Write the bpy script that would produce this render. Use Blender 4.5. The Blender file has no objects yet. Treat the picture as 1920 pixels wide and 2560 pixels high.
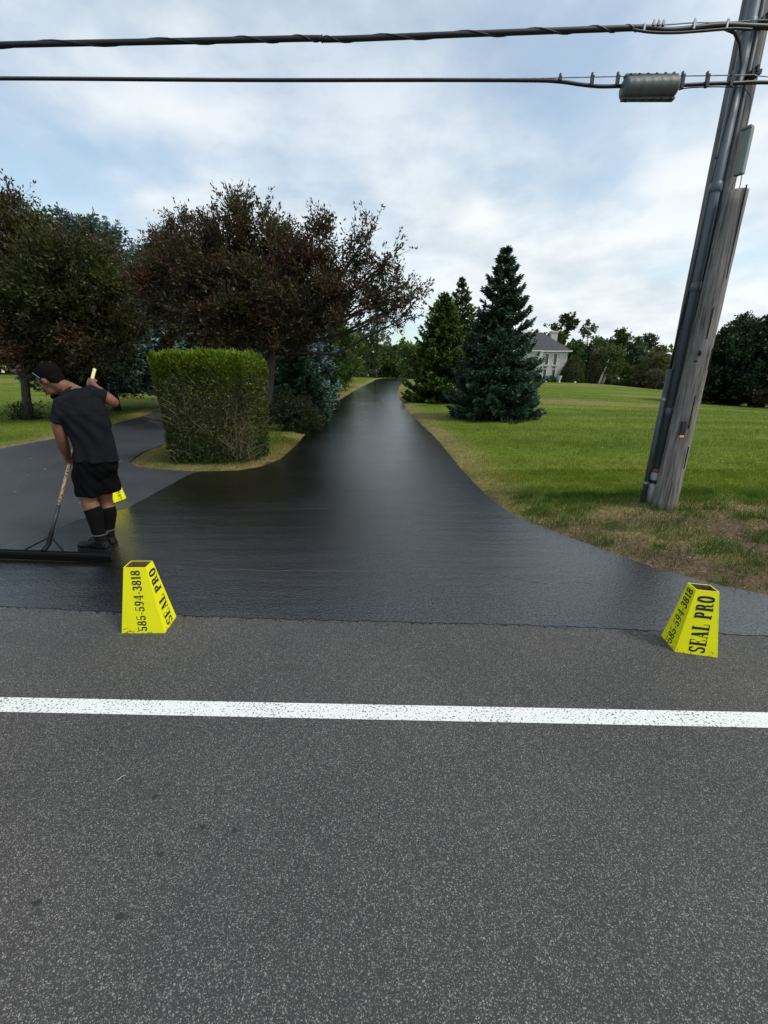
import bpy, bmesh, math, random
import numpy as np
from mathutils import Vector, Matrix
R_ = math.radians
rng = np.random.default_rng(7)
random.seed(7)
scn = bpy.context.scene
COL = scn.collection

# ------------------------------------------------------------------ camera, sky, sun, exposure
CAM_H = 1.6
PITCH = R_(17.6)
FPX = 1040.0                       # focal length for a picture 1920 wide
cam = bpy.data.cameras.new('camera'); camo = bpy.data.objects.new('camera', cam); COL.objects.link(camo)
camo.location = (0, 0, CAM_H); camo.rotation_euler = (math.pi/2 - PITCH, 0, 0)
cam.sensor_fit = 'HORIZONTAL'; cam.sensor_width = 36; cam.lens = 36*FPX/1920
cam.clip_start = 0.05; cam.clip_end = 3000
scn.camera = camo

SUN_EL, SUN_AZ = R_(52), R_(118)    # azimuth measured from +Y towards +X
world = bpy.data.worlds.new('World'); scn.world = world; world.use_nodes = True
nt = world.node_tree; nt.nodes.clear()
def N(tree, kind, **kw):
    n = tree.nodes.new(kind)
    for k, v in kw.items():
        if k.startswith('i_'):
            n.inputs[int(k[2:]) if k[2:].isdigit() else k[2:].replace('_', ' ')].default_value = v
        else: setattr(n, k, v)
    return n
def LK(tree, a, b): tree.links.new(a, b)
out = N(nt, 'ShaderNodeOutputWorld'); bg = N(nt, 'ShaderNodeBackground'); bg.inputs[1].default_value = 0.10
sky = N(nt, 'ShaderNodeTexSky', sky_type='NISHITA', sun_disc=False, sun_elevation=SUN_EL, sun_rotation=SUN_AZ)
sky.air_density = 1.0; sky.dust_density = 2.0; sky.ozone_density = 1.5
tc = N(nt, 'ShaderNodeTexCoord')
sep = N(nt, 'ShaderNodeSeparateXYZ'); LK(nt, tc.outputs['Generated'], sep.inputs[0])
def MATH(tree, op, a, b=None, c=None, clamp=False):
    n = tree.nodes.new('ShaderNodeMath'); n.operation = op; n.use_clamp = clamp
    for i, x in enumerate((a, b, c)):
        if x is None: continue
        if isinstance(x, (int, float)): n.inputs[i].default_value = x
        else: tree.links.new(x, n.inputs[i])
    return n.outputs[0]
zz = MATH(nt, 'ADD', MATH(nt, 'MAXIMUM', sep.outputs[2], 0.0), 0.22)
cx = MATH(nt, 'DIVIDE', sep.outputs[0], zz); cy = MATH(nt, 'DIVIDE', sep.outputs[1], zz)
comb = N(nt, 'ShaderNodeCombineXYZ'); LK(nt, cx, comb.inputs[0]); LK(nt, cy, comb.inputs[1])
comb.inputs[2].default_value = 3.1
n1 = N(nt, 'ShaderNodeTexNoise', i_Scale=0.85, i_Detail=5.0, i_Roughness=0.5, i_Distortion=0.25); LK(nt, comb.outputs[0], n1.inputs['Vector'])
n2 = N(nt, 'ShaderNodeTexNoise', i_Scale=2.6, i_Detail=6.0, i_Roughness=0.55); LK(nt, comb.outputs[0], n2.inputs['Vector'])
cov = MATH(nt, 'ADD', n1.outputs[0], MATH(nt, 'MULTIPLY', sep.outputs[0], 0.16))
cov = MATH(nt, 'ADD', cov, MATH(nt, 'MULTIPLY', MATH(nt, 'SUBTRACT', n2.outputs[0], 0.5), 0.22))
mr = N(nt, 'ShaderNodeMapRange', interpolation_type='SMOOTHSTEP'); LK(nt, cov, mr.inputs[0])
mr.inputs[1].default_value = 0.34; mr.inputs[2].default_value = 0.60; mr.inputs[3].default_value = 0.22; mr.inputs[4].default_value = 1.0
rampc = N(nt, 'ShaderNodeValToRGB'); LK(nt, n2.outputs[0], rampc.inputs[0])
rampc.color_ramp.elements[0].position = 0.33; rampc.color_ramp.elements[0].color = (4.8, 5.4, 5.85, 1)
rampc.color_ramp.elements[1].position = 0.60; rampc.color_ramp.elements[1].color = (6.5, 6.85, 7.05, 1)
skm = N(nt, 'ShaderNodeMix', data_type='RGBA', blend_type='MULTIPLY'); skm.inputs[0].default_value = 1.0
LK(nt, sky.outputs[0], skm.inputs[6]); skm.inputs[7].default_value = (1.6, 1.62, 1.42, 1)
mx = N(nt, 'ShaderNodeMix', data_type='RGBA'); LK(nt, mr.outputs[0], mx.inputs[0])
LK(nt, skm.outputs[2], mx.inputs[6]); LK(nt, rampc.outputs[0], mx.inputs[7])
LK(nt, mx.outputs[2], bg.inputs[0]); LK(nt, bg.outputs[0], out.inputs[0])

sl = bpy.data.lights.new('sun', 'SUN'); sl.energy = 1.5; sl.angle = R_(12); sl.color = (1.0, 0.96, 0.89)
so = bpy.data.objects.new('sun', sl); COL.objects.link(so)
sd = Vector((math.sin(SUN_AZ)*math.cos(SUN_EL), math.cos(SUN_AZ)*math.cos(SUN_EL), math.sin(SUN_EL)))
so.rotation_euler = (-sd).to_track_quat('-Z', 'Y').to_euler(); so.location = (20, -10, 30)
vs = scn.view_settings; vs.view_transform = 'Standard'; vs.look = 'None'; vs.exposure = 0.54; vs.gamma = 1.0
vs.use_curve_mapping = False

# ------------------------------------------------------------------ helpers
CT, ST = math.cos(PITCH), math.sin(PITCH)
def P(px, py, Y):
    """world point at distance Y ahead lying where the photo shows (px,py)"""
    u = (px - 960)/FPX; v = (1280 - py)/FPX
    d = (u, CT + v*ST, -ST + v*CT)
    t = Y/d[1]
    return Vector((d[0]*t, Y, CAM_H + d[2]*t))

def tag(o, label=None, cat=None, group=None, kind=None):
    if label: o['label'] = label
    if cat: o['category'] = cat
    if group: o['group'] = group
    if kind: o['kind'] = kind
    return o
def empty(name, loc, label, cat, group=None):
    o = bpy.data.objects.new(name, None); o.location = loc; COL.objects.link(o)
    o.empty_display_size = 0.1
    return tag(o, label, cat, group)
def link_mesh(name, me, mat, parent=None):
    o = bpy.data.objects.new(name, me); COL.objects.link(o)
    if mat is not None:
        for m in (mat if isinstance(mat, (list, tuple)) else [mat]): me.materials.append(m)
    if parent is not None:
        o.parent = parent
        o.matrix_parent_inverse = Matrix.Translation(-Vector(parent.location))
    return o
def copy_tree(o, parent=None):
    c = o.copy(); COL.objects.link(c)
    if parent is not None: c.parent = parent
    for ch in list(o.children): copy_tree(ch, c)
    return c

def np_mesh(name, V, F, colors=None, smooth=False, extra=None):
    """V (n,3); F (m,k) all faces the same size"""
    V = np.asarray(V, dtype=np.float32); F = np.asarray(F, dtype=np.int32)
    me = bpy.data.meshes.new(name)
    me.vertices.add(len(V)); me.vertices.foreach_set('co', V.ravel())
    k = F.shape[1]
    me.loops.add(F.size); me.loops.foreach_set('vertex_index', F.ravel())
    me.polygons.add(len(F)); me.polygons.foreach_set('loop_start', np.arange(0, F.size, k, dtype=np.int32))
    if smooth: me.polygons.foreach_set('use_smooth', np.ones(len(F), dtype=bool))
    if colors is not None:
        a = me.attributes.new('col', 'FLOAT_COLOR', 'POINT')
        C4 = np.ones((len(V), 4), dtype=np.float32); C4[:, :3] = colors
        a.data.foreach_set('color', C4.ravel())
    me.update(calc_edges=True)
    return me

class MB:
    def __init__(s): s.v = []; s.f = []
    def add(s, vs, fs):
        b = len(s.v); s.v += [tuple(x) for x in vs]; s.f += [tuple(b+i for i in f) for f in fs]
    def tube(s, pts, rad, n=8, cap=True):
        pts = [Vector(p) for p in pts]
        if isinstance(rad, (int, float)): rad = [rad]*len(pts)
        b = len(s.v); ref = None
        for i, p in enumerate(pts):
            d = (pts[min(i+1, len(pts)-1)] - pts[max(i-1, 0)])
            if d.length < 1e-9: d = Vector((0, 0, 1))
            d.normalize()
            if ref is None:
                ref = d.orthogonal().normalized()
            ref = (ref - d*ref.dot(d))
            if ref.length < 1e-6: ref = d.orthogonal()
            ref.normalize(); w = d.cross(ref)
            for k in range(n):
                a = 2*math.pi*k/n
                s.v.append(tuple(p + (ref*math.cos(a) + w*math.sin(a))*rad[i]))
        for i in range(len(pts)-1):
            for k in range(n):
                k2 = (k+1) % n
                s.f.append((b+i*n+k, b+i*n+k2, b+(i+1)*n+k2, b+(i+1)*n+k))
        if cap:
            s.f.append(tuple(b+k for k in range(n))[::-1]); e = b+(len(pts)-1)*n
            s.f.append(tuple(e+k for k in range(n)))
    def box(s, c, size, M=None):
        c = Vector(c); h = [x/2 for x in size]
        vs = []
        for sx in (-1, 1):
            for sy in (-1, 1):
                for sz in (-1, 1):
                    p = Vector((sx*h[0], sy*h[1], sz*h[2]))
                    if M is not None: p = M @ p
                    vs.append(p + c)
        s.add(vs, [(0,1,3,2),(4,6,7,5),(0,4,5,1),(2,3,7,6),(0,2,6,4),(1,5,7,3)])
    def loft(s, rings, cap=True):
        n = len(rings[0]); b = len(s.v)
        for r in rings: s.v += [tuple(p) for p in r]
        for i in range(len(rings)-1):
            for k in range(n):
                k2 = (k+1) % n
                s.f.append((b+i*n+k, b+i*n+k2, b+(i+1)*n+k2, b+(i+1)*n+k))
        if cap:
            s.f.append(tuple(b+k for k in range(n))[::-1]); e = b+(len(rings)-1)*n
            s.f.append(tuple(e+k for k in range(n)))
    def ellipsoid(s, c, r, M=None, nu=14, nv=9):
        c = Vector(c); rings = []
        for j in range(nv+1):
            t = -math.pi/2 + math.pi*j/nv
            t = max(-math.pi/2+0.02, min(math.pi/2-0.02, t)); ring = []
            for k in range(nu):
                a = 2*math.pi*k/nu
                p = Vector((r[0]*math.cos(t)*math.cos(a), r[1]*math.cos(t)*math.sin(a), r[2]*math.sin(t)))
                if M is not None: p = M @ p
                ring.append(p + c)
            rings.append(ring)
        s.loft(rings)
    def build(s, name, mat, parent=None, smooth=False, bevel=0):
        me = bpy.data.meshes.new(name); me.from_pydata(s.v, [], s.f); me.update()
        if smooth: me.polygons.foreach_set('use_smooth', [True]*len(me.polygons))
        o = link_mesh(name, me, mat, parent)
        if bevel:
            m = o.modifiers.new('bevel', 'BEVEL'); m.width = bevel; m.segments = 2; m.limit_method = 'ANGLE'
        return o

# ------------------------------------------------------------------ materials
def new_mat(name):
    m = bpy.data.materials.new(name); m.use_nodes = True
    t = m.node_tree; b = t.nodes['Principled BSDF']
    return m, t, b
def simple(name, col, rough=0.6, metal=0.0, noise=0.0, nscale=20, bump=0.0, bscale=60, spec=0.5):
    m, t, b = new_mat(name)
    b.inputs['Roughness'].default_value = rough; b.inputs['Metallic'].default_value = metal
    b.inputs['Specular IOR Level'].default_value = spec
    tcn = N(t, 'ShaderNodeTexCoord')
    if noise:
        n = N(t, 'ShaderNodeTexNoise', i_Scale=nscale, i_Detail=5.0); LK(t, tcn.outputs['Object'], n.inputs[0])
        r = N(t, 'ShaderNodeValToRGB'); LK(t, n.outputs[0], r.inputs[0])
        r.color_ramp.elements[0].position = 0.3; r.color_ramp.elements[1].position = 0.7
        r.color_ramp.elements[0].color = tuple(c*(1-noise) for c in col)+(1,)
        r.color_ramp.elements[1].color = tuple(c*(1+noise) for c in col)+(1,)
        LK(t, r.outputs[0], b.inputs['Base Color'])
    else: b.inputs['Base Color'].default_value = tuple(col)+(1,)
    if bump:
        n = N(t, 'ShaderNodeTexNoise', i_Scale=bscale, i_Detail=4.0); LK(t, tcn.outputs['Object'], n.inputs[0])
        bp = N(t, 'ShaderNodeBump'); bp.inputs['Strength'].default_value = bump; bp.inputs['Distance'].default_value = 0.01
        LK(t, n.outputs[0], bp.inputs['Height']); LK(t, bp.outputs[0], b.inputs['Normal'])
    return m
def leaf_mat(name, trans=0.3, rough=0.5, spec=0.3):
    m, t, b = new_mat(name)
    a = N(t, 'ShaderNodeAttribute', attribute_name='col')
    b.inputs['Roughness'].default_value = rough; b.inputs['Specular IOR Level'].default_value = spec
    LK(t, a.outputs['Color'], b.inputs['Base Color'])
    tr = N(t, 'ShaderNodeBsdfTranslucent')
    g = N(t, 'ShaderNodeMix', data_type='RGBA', blend_type='MULTIPLY'); g.inputs[0].default_value = 1.0
    LK(t, a.outputs['Color'], g.inputs[6]); g.inputs[7].default_value = (1.15, 1.25, 0.5, 1)
    LK(t, g.outputs[2], tr.inputs[0])
    ms = N(t, 'ShaderNodeMixShader'); ms.inputs[0].default_value = trans
    o = t.nodes['Material Output']
    LK(t, b.outputs[0], ms.inputs[1]); LK(t, tr.outputs[0], ms.inputs[2]); LK(t, ms.outputs[0], o.inputs[0])
    return m
M_LEAF = leaf_mat('leaves'); M_NEEDLE = leaf_mat('needles', 0.08, 0.55, 0.25); M_GRASS = leaf_mat('grass_blades', 0.35, 0.6, 0.2)

def bark_mat(name, c0, c1, scale=6):
    m, t, b = new_mat(name); tcn = N(t, 'ShaderNodeTexCoord')
    mp = N(t, 'ShaderNodeMapping'); mp.inputs['Scale'].default_value = (1, 1, 0.18); LK(t, tcn.outputs['Object'], mp.inputs[0])
    n = N(t, 'ShaderNodeTexNoise', i_Scale=scale*4, i_Detail=6.0, i_Roughness=0.65); LK(t, mp.outputs[0], n.inputs[0])
    r = N(t, 'ShaderNodeValToRGB'); LK(t, n.outputs[0], r.inputs[0])
    r.color_ramp.elements[0].position = 0.35; r.color_ramp.elements[1].position = 0.68
    r.color_ramp.elements[0].color = c0+(1,); r.color_ramp.elements[1].color = c1+(1,)
    LK(t, r.outputs[0], b.inputs['Base Color']); b.inputs['Roughness'].default_value = 0.9
    bp = N(t, 'ShaderNodeBump'); bp.inputs['Strength'].default_value = 0.7; bp.inputs['Distance'].default_value = 0.02
    LK(t, n.outputs[0], bp.inputs['Height']); LK(t, bp.outputs[0], b.inputs['Normal'])
    return m
M_BARK = bark_mat('bark', (0.022, 0.018, 0.014), (0.12, 0.10, 0.08))
M_BARKD = bark_mat('dark_bark', (0.015, 0.013, 0.011), (0.06, 0.05, 0.04))
M_BIRCH = bark_mat('birch_bark', (0.35, 0.33, 0.3), (0.75, 0.73, 0.7), 2)

def asphalt(name, base, stone, stone_amt, rough, bump, bumpd, wet=False, large=0.18, warm=0.0):
    m, t, b = new_mat(name)
    tcn = N(t, 'ShaderNodeTexCoord'); oc = tcn.outputs['Object']
    v1 = N(t, 'ShaderNodeTexVoronoi', i_Scale=420.0); LK(t, oc, v1.inputs['Vector'])
    v2 = N(t, 'ShaderNodeTexVoronoi', i_Scale=150.0); LK(t, oc, v2.inputs['Vector'])
    nl = N(t, 'ShaderNodeTexNoise', i_Scale=0.9, i_Detail=6.0, i_Roughness=0.6); LK(t, oc, nl.inputs['Vector'])
    nm = N(t, 'ShaderNodeTexNoise', i_Scale=190.0, i_Detail=2.0, i_Roughness=0.7); LK(t, oc, nm.inputs['Vector'])
    s1 = N(t, 'ShaderNodeSeparateColor'); LK(t, v1.outputs['Color'], s1.inputs[0])
    s2 = N(t, 'ShaderNodeSeparateColor'); LK(t, v2.outputs['Color'], s2.inputs[0])
    # stone brightness: cubic of the random cell value, so only a few stones are pale
    k1 = MATH(t, 'POWER', s1.outputs[0], 9.0)
    k2 = MATH(t, 'MULTIPLY', MATH(t, 'POWER', s2.outputs[1], 16.0), 0.8)
    inside = MATH(t, 'LESS_THAN', v2.outputs['Distance'], 0.45)
    k2 = MATH(t, 'MULTIPLY', k2, inside)
    k = MATH(t, 'MULTIPLY', MATH(t, 'MAXIMUM', k1, k2), stone_amt, clamp=True)
    bc = N(t, 'ShaderNodeMix', data_type='RGBA')
    LK(t, MATH(t, 'MULTIPLY', nm.outputs[0], 1.0, clamp=True), bc.inputs[0])
    bc.inputs[6].default_value = tuple(c*0.5 for c in base)+(1,); bc.inputs[7].default_value = tuple(c*1.5 for c in base)+(1,)
    c2 = N(t, 'ShaderNodeMix', data_type='RGBA'); LK(t, k, c2.inputs[0]); LK(t, bc.outputs[2], c2.inputs[6]); c2.inputs[7].default_value = stone+(1,)
    lg = MATH(t, 'ADD', MATH(t, 'MULTIPLY', MATH(t, 'SUBTRACT', nl.outputs[0], 0.5), large*4), 1.0)
    c3 = N(t, 'ShaderNodeMix', data_type='RGBA', blend_type='MULTIPLY'); c3.inputs[0].default_value = 1.0
    cg = N(t, 'ShaderNodeCombineColor')
    for i in range(3): LK(t, lg, cg.inputs[i])
    nt2 = N(t, 'ShaderNodeTexNoise', i_Scale=0.45, i_Detail=4.0); LK(t, oc, nt2.inputs['Vector'])
    tint = N(t, 'ShaderNodeMix', data_type='RGBA'); tint.inputs[6].default_value = (1, 1, 1, 1); tint.inputs[7].default_value = (1.16, 1.0, .84, 1)
    mrt = N(t, 'ShaderNodeMapRange'); LK(t, nt2.outputs[0], mrt.inputs[0]); mrt.inputs[1].default_value = .45; mrt.inputs[2].default_value = .65; LK(t, MATH(t, 'MULTIPLY', mrt.outputs[0], warm), tint.inputs[0])
    ct_ = N(t, 'ShaderNodeMix', data_type='RGBA', blend_type='MULTIPLY'); ct_.inputs[0].default_value = 1.0
    LK(t, c2.outputs[2], ct_.inputs[6]); LK(t, tint.outputs[2], ct_.inputs[7]); c2 = ct_
    LK(t, c2.outputs[2], c3.inputs[6]); LK(t, cg.outputs[0], c3.inputs[7])
    LK(t, c3.outputs[2], b.inputs['Base Color'])
    hh = MATH(t, 'ADD', MATH(t, 'MULTIPLY', MATH(t, 'SUBTRACT', 1.0, v1.outputs['Distance']), 0.6), nm.outputs[0])
    bp = N(t, 'ShaderNodeBump'); bp.inputs['Strength'].default_value = bump; bp.inputs['Distance'].default_value = bumpd
    LK(t, hh, bp.inputs['Height']); LK(t, bp.outputs[0], b.inputs['Normal'])
    if wet:
        mpw = N(t, 'ShaderNodeMapping'); mpw.inputs['Scale'].default_value = (0.5, 1.6, 1); LK(t, oc, mpw.inputs[0])
        nw = N(t, 'ShaderNodeTexNoise', i_Scale=0.8, i_Detail=5.0, i_Roughness=0.6); LK(t, mpw.outputs[0], nw.inputs['Vector'])
        mrw = N(t, 'ShaderNodeMapRange'); LK(t, nw.outputs[0], mrw.inputs[0])
        mrw.inputs[1].default_value = 0.35; mrw.inputs[2].default_value = 0.65
        mrw.inputs[3].default_value = rough-0.06; mrw.inputs[4].default_value = rough+0.08
        mp3 = N(t, 'ShaderNodeMapping'); mp3.inputs['Scale'].default_value = (0.7, 9.0, 1); LK(t, oc, mp3.inputs[0])
        n3 = N(t, 'ShaderNodeTexNoise', i_Scale=1.0, i_Detail=6.0, i_Roughness=0.7); LK(t, mp3.outputs[0], n3.inputs['Vector'])
        n4 = N(t, 'ShaderNodeTexNoise', i_Scale=70.0, i_Detail=2.0); LK(t, oc, n4.inputs['Vector'])
        rg = MATH(t, 'ADD', mrw.outputs[0], MATH(t, 'MULTIPLY', MATH(t, 'SUBTRACT', n3.outputs[0], .5), .30))
        rg = MATH(t, 'MAXIMUM', MATH(t, 'ADD', rg, MATH(t, 'MULTIPLY', MATH(t, 'SUBTRACT', n4.outputs[0], .5), .25)), .06)
        LK(t, rg, b.inputs['Roughness'])
        sp_ = N(t, 'ShaderNodeMapRange'); LK(t, n4.outputs[0], sp_.inputs[0]); sp_.inputs[1].default_value = .35; sp_.inputs[2].default_value = .65; sp_.inputs[3].default_value = .35; sp_.inputs[4].default_value = 1.25
        LK(t, sp_.outputs[0], b.inputs['Specular IOR Level'])
        # roller streaks across the drive
        mp2 = N(t, 'ShaderNodeMapping'); mp2.inputs['Scale'].default_value = (0.8, 5.0, 1); LK(t, oc, mp2.inputs[0])
        ns = N(t, 'ShaderNodeTexNoise', i_Scale=1.0, i_Detail=3.0); LK(t, mp2.outputs[0], ns.inputs['Vector'])
        b2 = N(t, 'ShaderNodeBump'); b2.inputs['Strength'].default_value = 0.5; b2.inputs['Distance'].default_value = 0.013
        LK(t, ns.outputs[0], b2.inputs['Height'])
        ng = N(t, 'ShaderNodeTexNoise', i_Scale=62.0, i_Detail=2.0, i_Roughness=0.6); LK(t, oc, ng.inputs['Vector'])
        b3 = N(t, 'ShaderNodeBump'); b3.inputs['Strength'].default_value = 0.55; b3.inputs['Distance'].default_value = 0.0075
        LK(t, ng.outputs[0], b3.inputs['Height']); LK(t, b2.outputs[0], b3.inputs['Normal']); LK(t, b3.outputs[0], bp.inputs['Normal'])
    else: b.inputs['Roughness'].default_value = rough
    b.inputs['Specular IOR Level'].default_value = 0.8 if wet else 0.35
    if wet: b.inputs['IOR'].default_value = 1.7
    return m
M_ROAD = asphalt('road_asphalt', (0.043, 0.042, 0.040), (0.50, 0.49, 0.46), 0.60, 0.75, 0.5, 0.003, large=0.20, warm=0.35)
M_OLD = asphalt('worn_sealed_asphalt', (0.030, 0.031, 0.034), (0.16, 0.16, 0.165), 0.8, 0.55, 0.5, 0.003, large=0.25)
M_SEAL = asphalt('fresh_sealer', (0.0040, 0.0034, 0.0030), (0.03, 0.028, 0.026), 0.7, 0.13, 0.40, 0.0016, wet=True, large=0.1)

def paint_line():
    m, t, b = new_mat('worn_white_paint'); tcn = N(t, 'ShaderNodeTexCoord')
    n = N(t, 'ShaderNodeTexNoise', i_Scale=90.0, i_Detail=3.0, i_Roughness=0.6); LK(t, tcn.outputs['Object'], n.inputs[0])
    nb = N(t, 'ShaderNodeTexNoise', i_Scale=3.0, i_Detail=3.0); LK(t, tcn.outputs['Object'], nb.inputs[0])
    a = MATH(t, 'ADD', n.outputs[0], MATH(t, 'MULTIPLY', MATH(t, 'SUBTRACT', nb.outputs[0], 0.5), 0.25))
    r = N(t, 'ShaderNodeValToRGB'); LK(t, a, r.inputs[0])
    r.color_ramp.elements[0].position = 0.36; r.color_ramp.elements[0].color = (0.10, 0.10, 0.095, 1)
    r.color_ramp.elements[1].position = 0.45; r.color_ramp.elements[1].color = (0.78, 0.78, 0.74, 1)
    LK(t, r.outputs[0], b.inputs['Base Color']); b.inputs['Roughness'].default_value = 0.6
    bp = N(t, 'ShaderNodeBump'); bp.inputs['Strength'].default_value = 0.5; bp.inputs['Distance'].default_value = 0.004
    LK(t, n.outputs[0], bp.inputs['Height']); LK(t, bp.outputs[0], b.inputs['Normal'])
    return m
M_LINE = paint_line()

# ------------------------------------------------------------------ terrain
TY = np.array([-60, 4, 9, 12, 20, 28, 36, 48, 62, 80, 120, 400.])
TX = np.array([-120, -30, -14, -4, 1, 5, 12, 22, 33, 41, 50, 65, 140.])
TZ = np.array([
 [0]*13,
 [0]*13,
 [0, 0, 0, 0, 0, 0, 0, 0, -.05, -.1, -.1, -.2, -.4],
 [0, 0, 0, 0, 0, 0, 0, -.05, -.2, -.3, -.4, -.5, -.8],
 [.4, .4, .2, .15, .15, .1, 0, -.25, -.5, -.6, -.8, -1, -1.4],
 [.8, .8, .5, .38, .38, .33, .2, -.2, -.6, -.9, -1.1, -1.3, -1.8],
 [1.1, 1.1, .8, .58, .58, .55, .4, 0, -.7, -1.0, -1.3, -1.6, -2.0],
 [1.6, 1.5, 1.3, .93, .93, .95, .9, .5, -.1, -.6, -1.1, -1.5, -2.2],
 [2.3, 2.2, 2.1, 1.85, 1.85, 1.7, 1.5, 1.0, .6, .05, -.6, -1.3, -2.3],
 [2.5, 2.5, 2.4, 2.0, 2.0, 1.9, 1.7, 1.4, 1.25, .85, -.3, -1.1, -2.3],
 [2.3, 2.3, 2.2, 1.6, 1.6, 1.6, 1.6, 1.4, 1.3, .9, .2, -.8, -2.3],
 [0]*13])
def bil(x, y):
    x = np.clip(x, TX[0], TX[-1]-1e-6); y = np.clip(y, TY[0], TY[-1]-1e-6)
    i = np.searchsorted(TX, x, side='right')-1; j = np.searchsorted(TY, y, side='right')-1
    fx = (x-TX[i])/(TX[i+1]-TX[i]); fy = (y-TY[j])/(TY[j+1]-TY[j])
    return (TZ[j, i]*(1-fx)*(1-fy)+TZ[j, i+1]*fx*(1-fy)+TZ[j+1, i]*(1-fx)*fy+TZ[j+1, i+1]*fx*fy)
def base_h(x, y):
    x = np.asarray(x, float); y = np.asarray(y, float)
    s = np.clip((y-8)/8, 0, 1)*2.5
    z = 0
    for ox in (-1, 0, 1):
        for oy in (-1, 0, 1): z = z + bil(x+ox*s, y+oy*s)
    return z/9
EDGE_R = [(60, .2), (8, 2.25), (4.5, 2.6), (3.0, 2.9), (2.73, 3.08), (2.41, 3.4), (2.14, 3.86), (1.8, 4.5), (1.6, 4.95), (1.48, 5.85), (1.45, 7.9), (1.5, 11.2), (1.4, 14.3), (1.23, 19.2), (1.05, 28), (1.15, 38), (1.65, 48), (2.9, 60), (4.8, 67), (9, 75), (20, 84)]
EDGE_L = [(-2.2, 8.7), (-2.27, 10.7), (-2.5, 14.6), (-2.75, 19.2), (-2.85, 28), (-2.7, 38), (-2.3, 48), (-1.0, 60), (0.9, 68), (5, 78), (20, 90)]
ISL_F = [(-5.6, 9.6), (-5.4, 8.9), (-5.2, 8.4), (-4.8, 7.95), (-4.3, 7.7), (-3.4, 7.5), (-2.7, 7.6), (-2.35, 8.0), (-2.2, 8.7)]
EDGE_LR = [(-5.6, 9.6), (-5.75, 10.9), (-6.0, 14), (-6.4, 20), (-6.8, 30), (-6.8, 70)]
EDGE_LL = [(-60, 6.5), (-30, 7.2), (-16, 8.0), (-12, 8.6), (-10, 9.3), (-9.4, 10), (-9.4, 12.2), (-9.8, 15.2), (-10.5, 19.9), (-11, 30), (-11, 70)]
POLY_R = EDGE_R + [(200, 90), (200, .2)]
POLY_I = ISL_F + EDGE_L[1:] + [(20, 200), (-6.8, 200)] + EDGE_LR[::-1][:-1]
POLY_LL = EDGE_LL + [(-11, 200), (-200, 200), (-200, 6.5)]
def inpoly(x, y, poly):
    ins = np.zeros(np.shape(x), bool); n = len(poly)
    for i in range(n):
        x1, y1 = poly[i]; x2, y2 = poly[(i+1) % n]
        if y1 == y2: continue
        c = ((y1 > y) != (y2 > y)) & (x < (x2-x1)*(y-y1)/(y2-y1)+x1)
        ins ^= c
    return ins
def pdist(x, y, pl):
    d = np.full(np.shape(x), 1e9)
    for (x1, y1), (x2, y2) in zip(pl[:-1], pl[1:]):
        L2 = (x2-x1)**2+(y2-y1)**2
        t = np.clip(((x-x1)*(x2-x1)+(y-y1)*(y2-y1))/L2, 0, 1)
        d = np.minimum(d, np.hypot(x-x1-t*(x2-x1), y-y1-t*(y2-y1)))
    return d
def sm(x, a, b):
    t = np.clip((x-a)/(b-a), 0, 1); return t*t*(3-2*t)
def vnoise(x, y, s, seed=0):
    """cheap smooth value noise on numpy arrays"""
    r = np.random.default_rng(seed).random((256, 256))
    X = np.asarray(x)*s+1000; Y = np.asarray(y)*s+1000
    i = np.floor(X).astype(int); j = np.floor(Y).astype(int); fx = X-i; fy = Y-j
    fx = fx*fx*(3-2*fx); fy = fy*fy*(3-2*fy)
    g = lambda a, b: r[a % 256, b % 256]
    return g(i, j)*(1-fx)*(1-fy)+g(i+1, j)*fx*(1-fy)+g(i, j+1)*(1-fx)*fy+g(i+1, j+1)*fx*fy
def lawn_info(x, y):
    """height of the turf sheet and the distance to the nearest asphalt edge (negative outside the turf)"""
    x = np.asarray(x, float); y = np.asarray(y, float)
    r = inpoly(x, y, POLY_R); i = inpoly(x, y, POLY_I) & (y < 200); l = inpoly(x, y, POLY_LL)
    ins = r | i | l | (y > 90)
    d = np.minimum(np.minimum(pdist(x, y, EDGE_R), pdist(x, y, EDGE_L)), np.minimum(pdist(x, y, ISL_F), np.minimum(pdist(x, y, EDGE_LR), pdist(x, y, EDGE_LL))))
    d = np.where(ins, d, -d)
    z = base_h(x, y) - 0.03 + 0.06*sm(d, 0.0, 0.5)
    mound = 0.15*np.exp(-(((x-4.1)/1.7)**2+((y-5.0)/1.0)**2))*sm(d, 0, 0.8)
    z = z + mound + 0.012*(vnoise(x, y, 1.3, 3)-.5)*sm(d, 0, .5) - 0.25*sm(d, -0.05, -0.5)
    return z, d
def gh(x, y): return float(lawn_info(np.array([x]), np.array([y]))[0][0])
def dryness(x, y, d):
    """0 green turf .. 1 dry straw; a strip of scorched turf beside the drive, thin patches elsewhere"""
    n = vnoise(x, y, .8, 5)*.6+vnoise(x, y, 2.7, 6)*.4
    far = vnoise(x*.35, y, .22, 8)
    a = (1-sm(d, .05, 1.1))*.85*(0.30+1.1*n)
    b = sm(far, .50, .80)*.75*(0.3+n)
    bank = np.exp(-(((x-3.2)/2.0)**2+((y-4.0)/1.0)**2))*.9 + (1-sm(y, 4.3, 5.3))*(x > 1.5)*.75
    isl = ((x > -6) & (x < -2) & (y < 10.5))*.45*n
    return np.clip(np.maximum(np.maximum(a, b), bank)+isl*(a < .9)*.5, 0, 1)

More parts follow.
